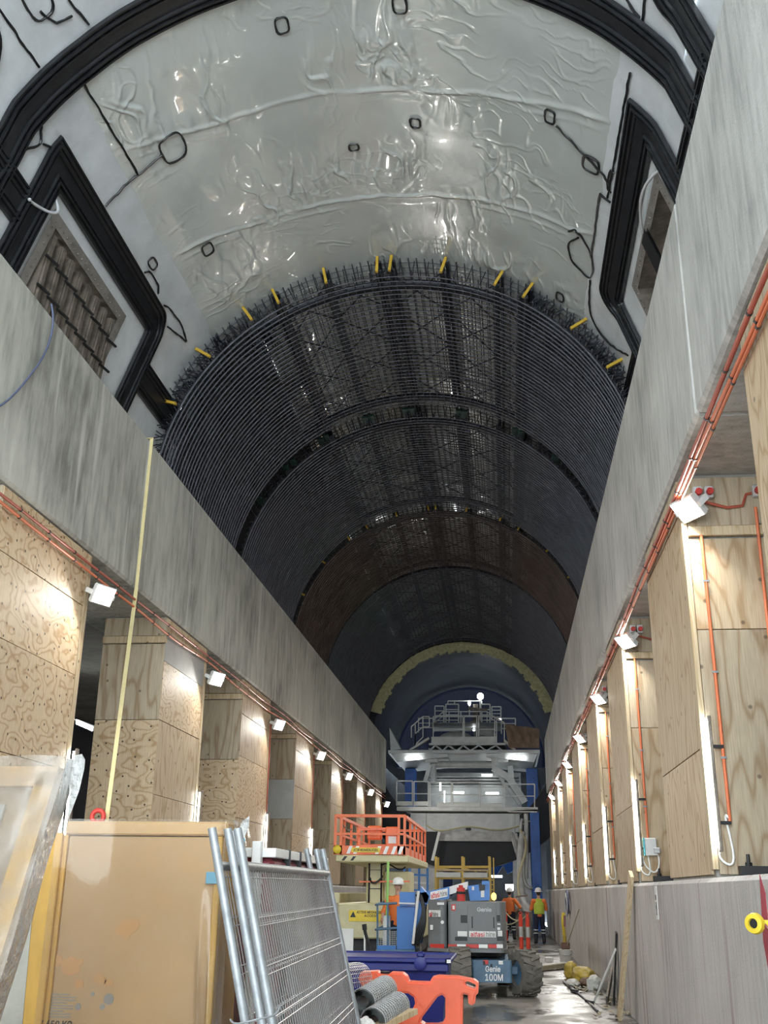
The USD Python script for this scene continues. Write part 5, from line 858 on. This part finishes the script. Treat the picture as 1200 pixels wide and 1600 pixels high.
thing('maroon_bundle', 'maroon wrapped bundle with a grey channel on top behind the fence panels', 'bundle', [('bundle', bev(-2.1, -1.53, 7.1, 9.2, .1, 1.90, .03), 'wrap_maroon'), ('channel', cat(bev(-2.12, -1.51, 7.06, 9.2, 1.90, 1.96, .005), bev(-1.66, -1.60, 7.0, 7.08, .1, 2.0, .005)), 'steel_pale', {'smooth': False}), ('bearer', cat(box(-2.05, -1.6, 7.3, 7.4, 0, .1), box(-2.05, -1.6, 8.8, 8.9, 0, .1)), 'timber_old'), ('band', cat([box(-2.125, -1.50, y, y+.02, .09, 1.965) for y in (7.5, 7.9, 8.3, 8.7)]), 'black')])
thing('tie_wire', 'bright wire tied round the lower ends of the leaning fence panels', 'wire', [('wire', tube(curve([AY(360, 1593, 4.9), AY(375, 1599, 4.85), AY(405, 1592, 4.85), AY(428, 1586, 4.9), AY(437, 1572, 4.95)], 20), .0045, 6), 'galv')])
# blue skip
SY = 13.5
x0, x1, zt = AY(530, 1495, SY)[0]-.5, AY(702, 1502, SY)[0], AY(620, 1496, SY)[2]
prof2 = [(0, 0), (.02, .05), (.02, zt-.12), (0, zt-.12)]
body = hull([(x, y, z) for z, i, f, b in ((.12, .10, .18, .25), (zt-.02, .03, .02, .02)) for x in (x0+i, x1-i) for y in (SY+f, SY+1.3-b)])
rim = cat(bev(x0, x1+.02, SY-.03, SY+.06, zt-.055, zt, .012), bev(x0, x1+.02, SY+1.25, SY+1.33, zt-.055, zt, .012), bev(x1-.06, x1+.03, SY-.03, SY+1.33, zt-.055, zt, .012), bev(x0, x0+.07, SY-.03, SY+1.33, zt-.055, zt, .012), bev(x0+.05, x1-.01, SY-.015, SY+.03, zt-.15, zt-.06, .012))
px_ = AY(657, 1500, SY)[0]
thing('skip_bin', 'dark blue steel skip bin with a thick rim behind the orange barrier', 'bin', [('tub', body, 'skip_blue', {'smooth': False}), ('rim', rim, 'skip_blue', {'smooth': False}), ('pivot', cat(lathe([(0, -.05), (.05, -.05), (.075, -.04), (.075, 0), (.035, 0), (.03, -.02), (0, -.02)], (px_, SY-.02, zt-.06), 'y', 20), bev(px_-.05, px_+.05, SY+.0, SY+.04, zt, zt+.07, .02)), 'skip_blue'), ('runner', cat(box(x0+.2, x0+.35, SY+.2, SY+1.1, 0, .13), box(x1-.35, x1-.2, SY+.2, SY+1.1, 0, .13)), 'skip_blue'), ('decal', box(x1-.03, x1+.021, SY-.034, SY-.03, zt-.05, zt-.01), 'white_paint')])
# orange plastic barrier
BY = 10.8
def bpx(pts): return [tuple(AY(540+x/5.4545, 1480+y/5.4545, BY)[[0, 2]]) for x, y in pts]
o = bpx([(140, 205), (280, 198), (300, 222), (370, 230), (395, 208), (490, 213), (525, 240), (545, 288), (720, 295), (745, 248), (790, 238), (960, 245), (1100, 272), (1135, 300), (1132, 385), (1112, 402), (1105, 470), (1075, 487), (1050, 470), (1045, 400), (1003, 390), (1000, 720), (1010, 900), (60, 900), (60, 560), (120, 480), (170, 380), (150, 330), (120, 260)])
h1 = bpx([(380, 480), (390, 405), (440, 385), (540, 385), (590, 420), (600, 470), (575, 525), (480, 575), (400, 560)]); h2 = bpx([(650, 600), (790, 415), (830, 398), (855, 425), (855, 590), (830, 640), (780, 652), (680, 652), (645, 630)]); h3 = bpx([(1020, 290), (1045, 283), (1110, 310), (1115, 335), (1095, 345), (1030, 320)])
pg = Polygon(o).buffer(-.012).buffer(.024, 4).buffer(-.012)
for h in (h1, h2, h3): pg = pg.difference(Polygon(h).buffer(-.008).buffer(.008, 4))
zb = min(p[1] for p in o); base_ = [(p[0], p[1]) for p in o if p[1] == zb]
core = pg.buffer(-.018)
m_ = cat(mv(prism(core, .26), (0, BY-.13, 0)), mv(prism(pg, .20), (0, BY-.10, 0)))
xl_, xr_ = o[23][0], o[22][0]
thing('plastic_barrier', 'orange hollow plastic traffic barrier with rounded cut-outs', 'barrier', [('body', m_, 'barrier_orange', {'smooth': False}), ('foot', hull([(x, BY+y, z) for x, i in ((xl_, 1), (xr_, -1)) for y, z in ((-.28, 0), (.28, 0), (-.12, zb+.02), (.12, zb+.02))]), 'barrier_orange', {'smooth': False}), ('filler_cap', lathe([(0, 0), (.045, 0), (.045, .02), (0, .02)], AY(602, 1521, BY), 'z', 16), 'black'),
    ('inset', mv(prism(Polygon(bpx([(272, 262), (405, 262), (405, 335), (290, 335)])), .006), (0, BY-.137, 0)), 'barrier_orange', {'smooth': False})])
# rolls of plastic mesh on a timber pallet
RY = 9.4
def roll(a, b, r, lab, seed):
    a, b = np.array(a), np.array(b); d = (b-a)/np.linalg.norm(b-a); L = np.linalg.norm(b-a); u, v = frame_of(d); t = np.linspace(0, 2*np.pi*5, 150); rr_ = r*(.5+.5*t/t[-1])
    sheet = np.stack([np.stack([a+d*s+u*(q*math.cos(w))+v*(q*math.sin(w)) for q, w in zip(rr_, t)]) for s in (0, L/3, 2*L/3, L)])
    hoops = [tube([a+d*s+u*(r+.004)*math.cos(w)+v*(r+.004)*math.sin(w) for w in np.linspace(0, 2*np.pi, 24, endpoint=False)], .005, 4, True) for s in np.linspace(.01, L-.01, 14)]
    bars_ = [tube([a+u*(r+.003)*math.cos(w)+v*(r+.003)*math.sin(w), b+u*(r+.003)*math.cos(w)+v*(r+.003)*math.sin(w)], .004, 4) for w in np.linspace(0, 2*np.pi, 40, endpoint=False)]
    thing('mesh_roll', lab, 'mesh roll', [('rolled_sheet', cat(grid(sheet)), 'mesh_grey', {'smooth': True}), ('hoop_wires', cat(hoops), 'galv_wire', {'kind': 'stuff'}), ('long_wires', cat(bars_), 'mesh_grey', {'kind': 'stuff'})])
roll(AY(566, 1567, 9.3), AY(602, 1545, 10.0), .105, 'roll of grey mesh lying in front of the orange barrier, hollow end facing out', 1)
roll(AY(582, 1597, 9.0), AY(622, 1570, 9.75), .10, 'roll of grey mesh lower right of the other roll before the barrier', 2)
v_ = []
for k in range(16):
    t = np.linspace(-.3, math.pi+.3, 14); cc = AY(562, 1535, 10.1); v_.append(tube([cc+[-.13+.13*math.cos(w)+.012*k-.1, .03*k-.2, .15*math.sin(w)] for w in t], .003, 4))
for w in np.linspace(0, math.pi, 14): v_.append(tube([cc+[-.23+.13*math.cos(w), -.2, .15*math.sin(w)], cc+[-.05+.13*math.cos(w), .27, .15*math.sin(w)]], .003, 4))
thing('wire_mesh', 'loose curled sheet of thin wire mesh between the fence panels and the barrier', 'wire mesh', [('mesh', cat(v_), 'galv_wire', {'kind': 'stuff'})])
a, b = AY(612, 1600, 9.05), AY(645, 1580, 9.7)
thing('timber_batten', 'pale timber batten lying beside the lower mesh roll', 'timber', [('batten', bar(a-[.25, .6, .05], b, .09, .045), 'pine', {'smooth': False})])
lump('film_scrap', 'crumpled black and white film at the end of the lower mesh roll', 'scrap', AY(572, 1606, 8.9)-[0, 0, .03], (.07, .08, .06), 'white_plastic', 9, .6)
zs_ = AY(600, 1600, 9.4)[2]-.16
P = [('deck_board', bev(x, x+.12, 8.3, 10.35, zs_-.03, zs_, .004), 'timber_old') for x in np.arange(-1.45, -.62, .15)]+[('stack_block', bev(-1.45, -.6, y, y+.15, .0, zs_-.03, .01), 'timber_old') for y in (8.4, 9.25, 10.1)]
thing('timber_stillage', 'old timber stillage carrying the mesh rolls', 'stillage', P)
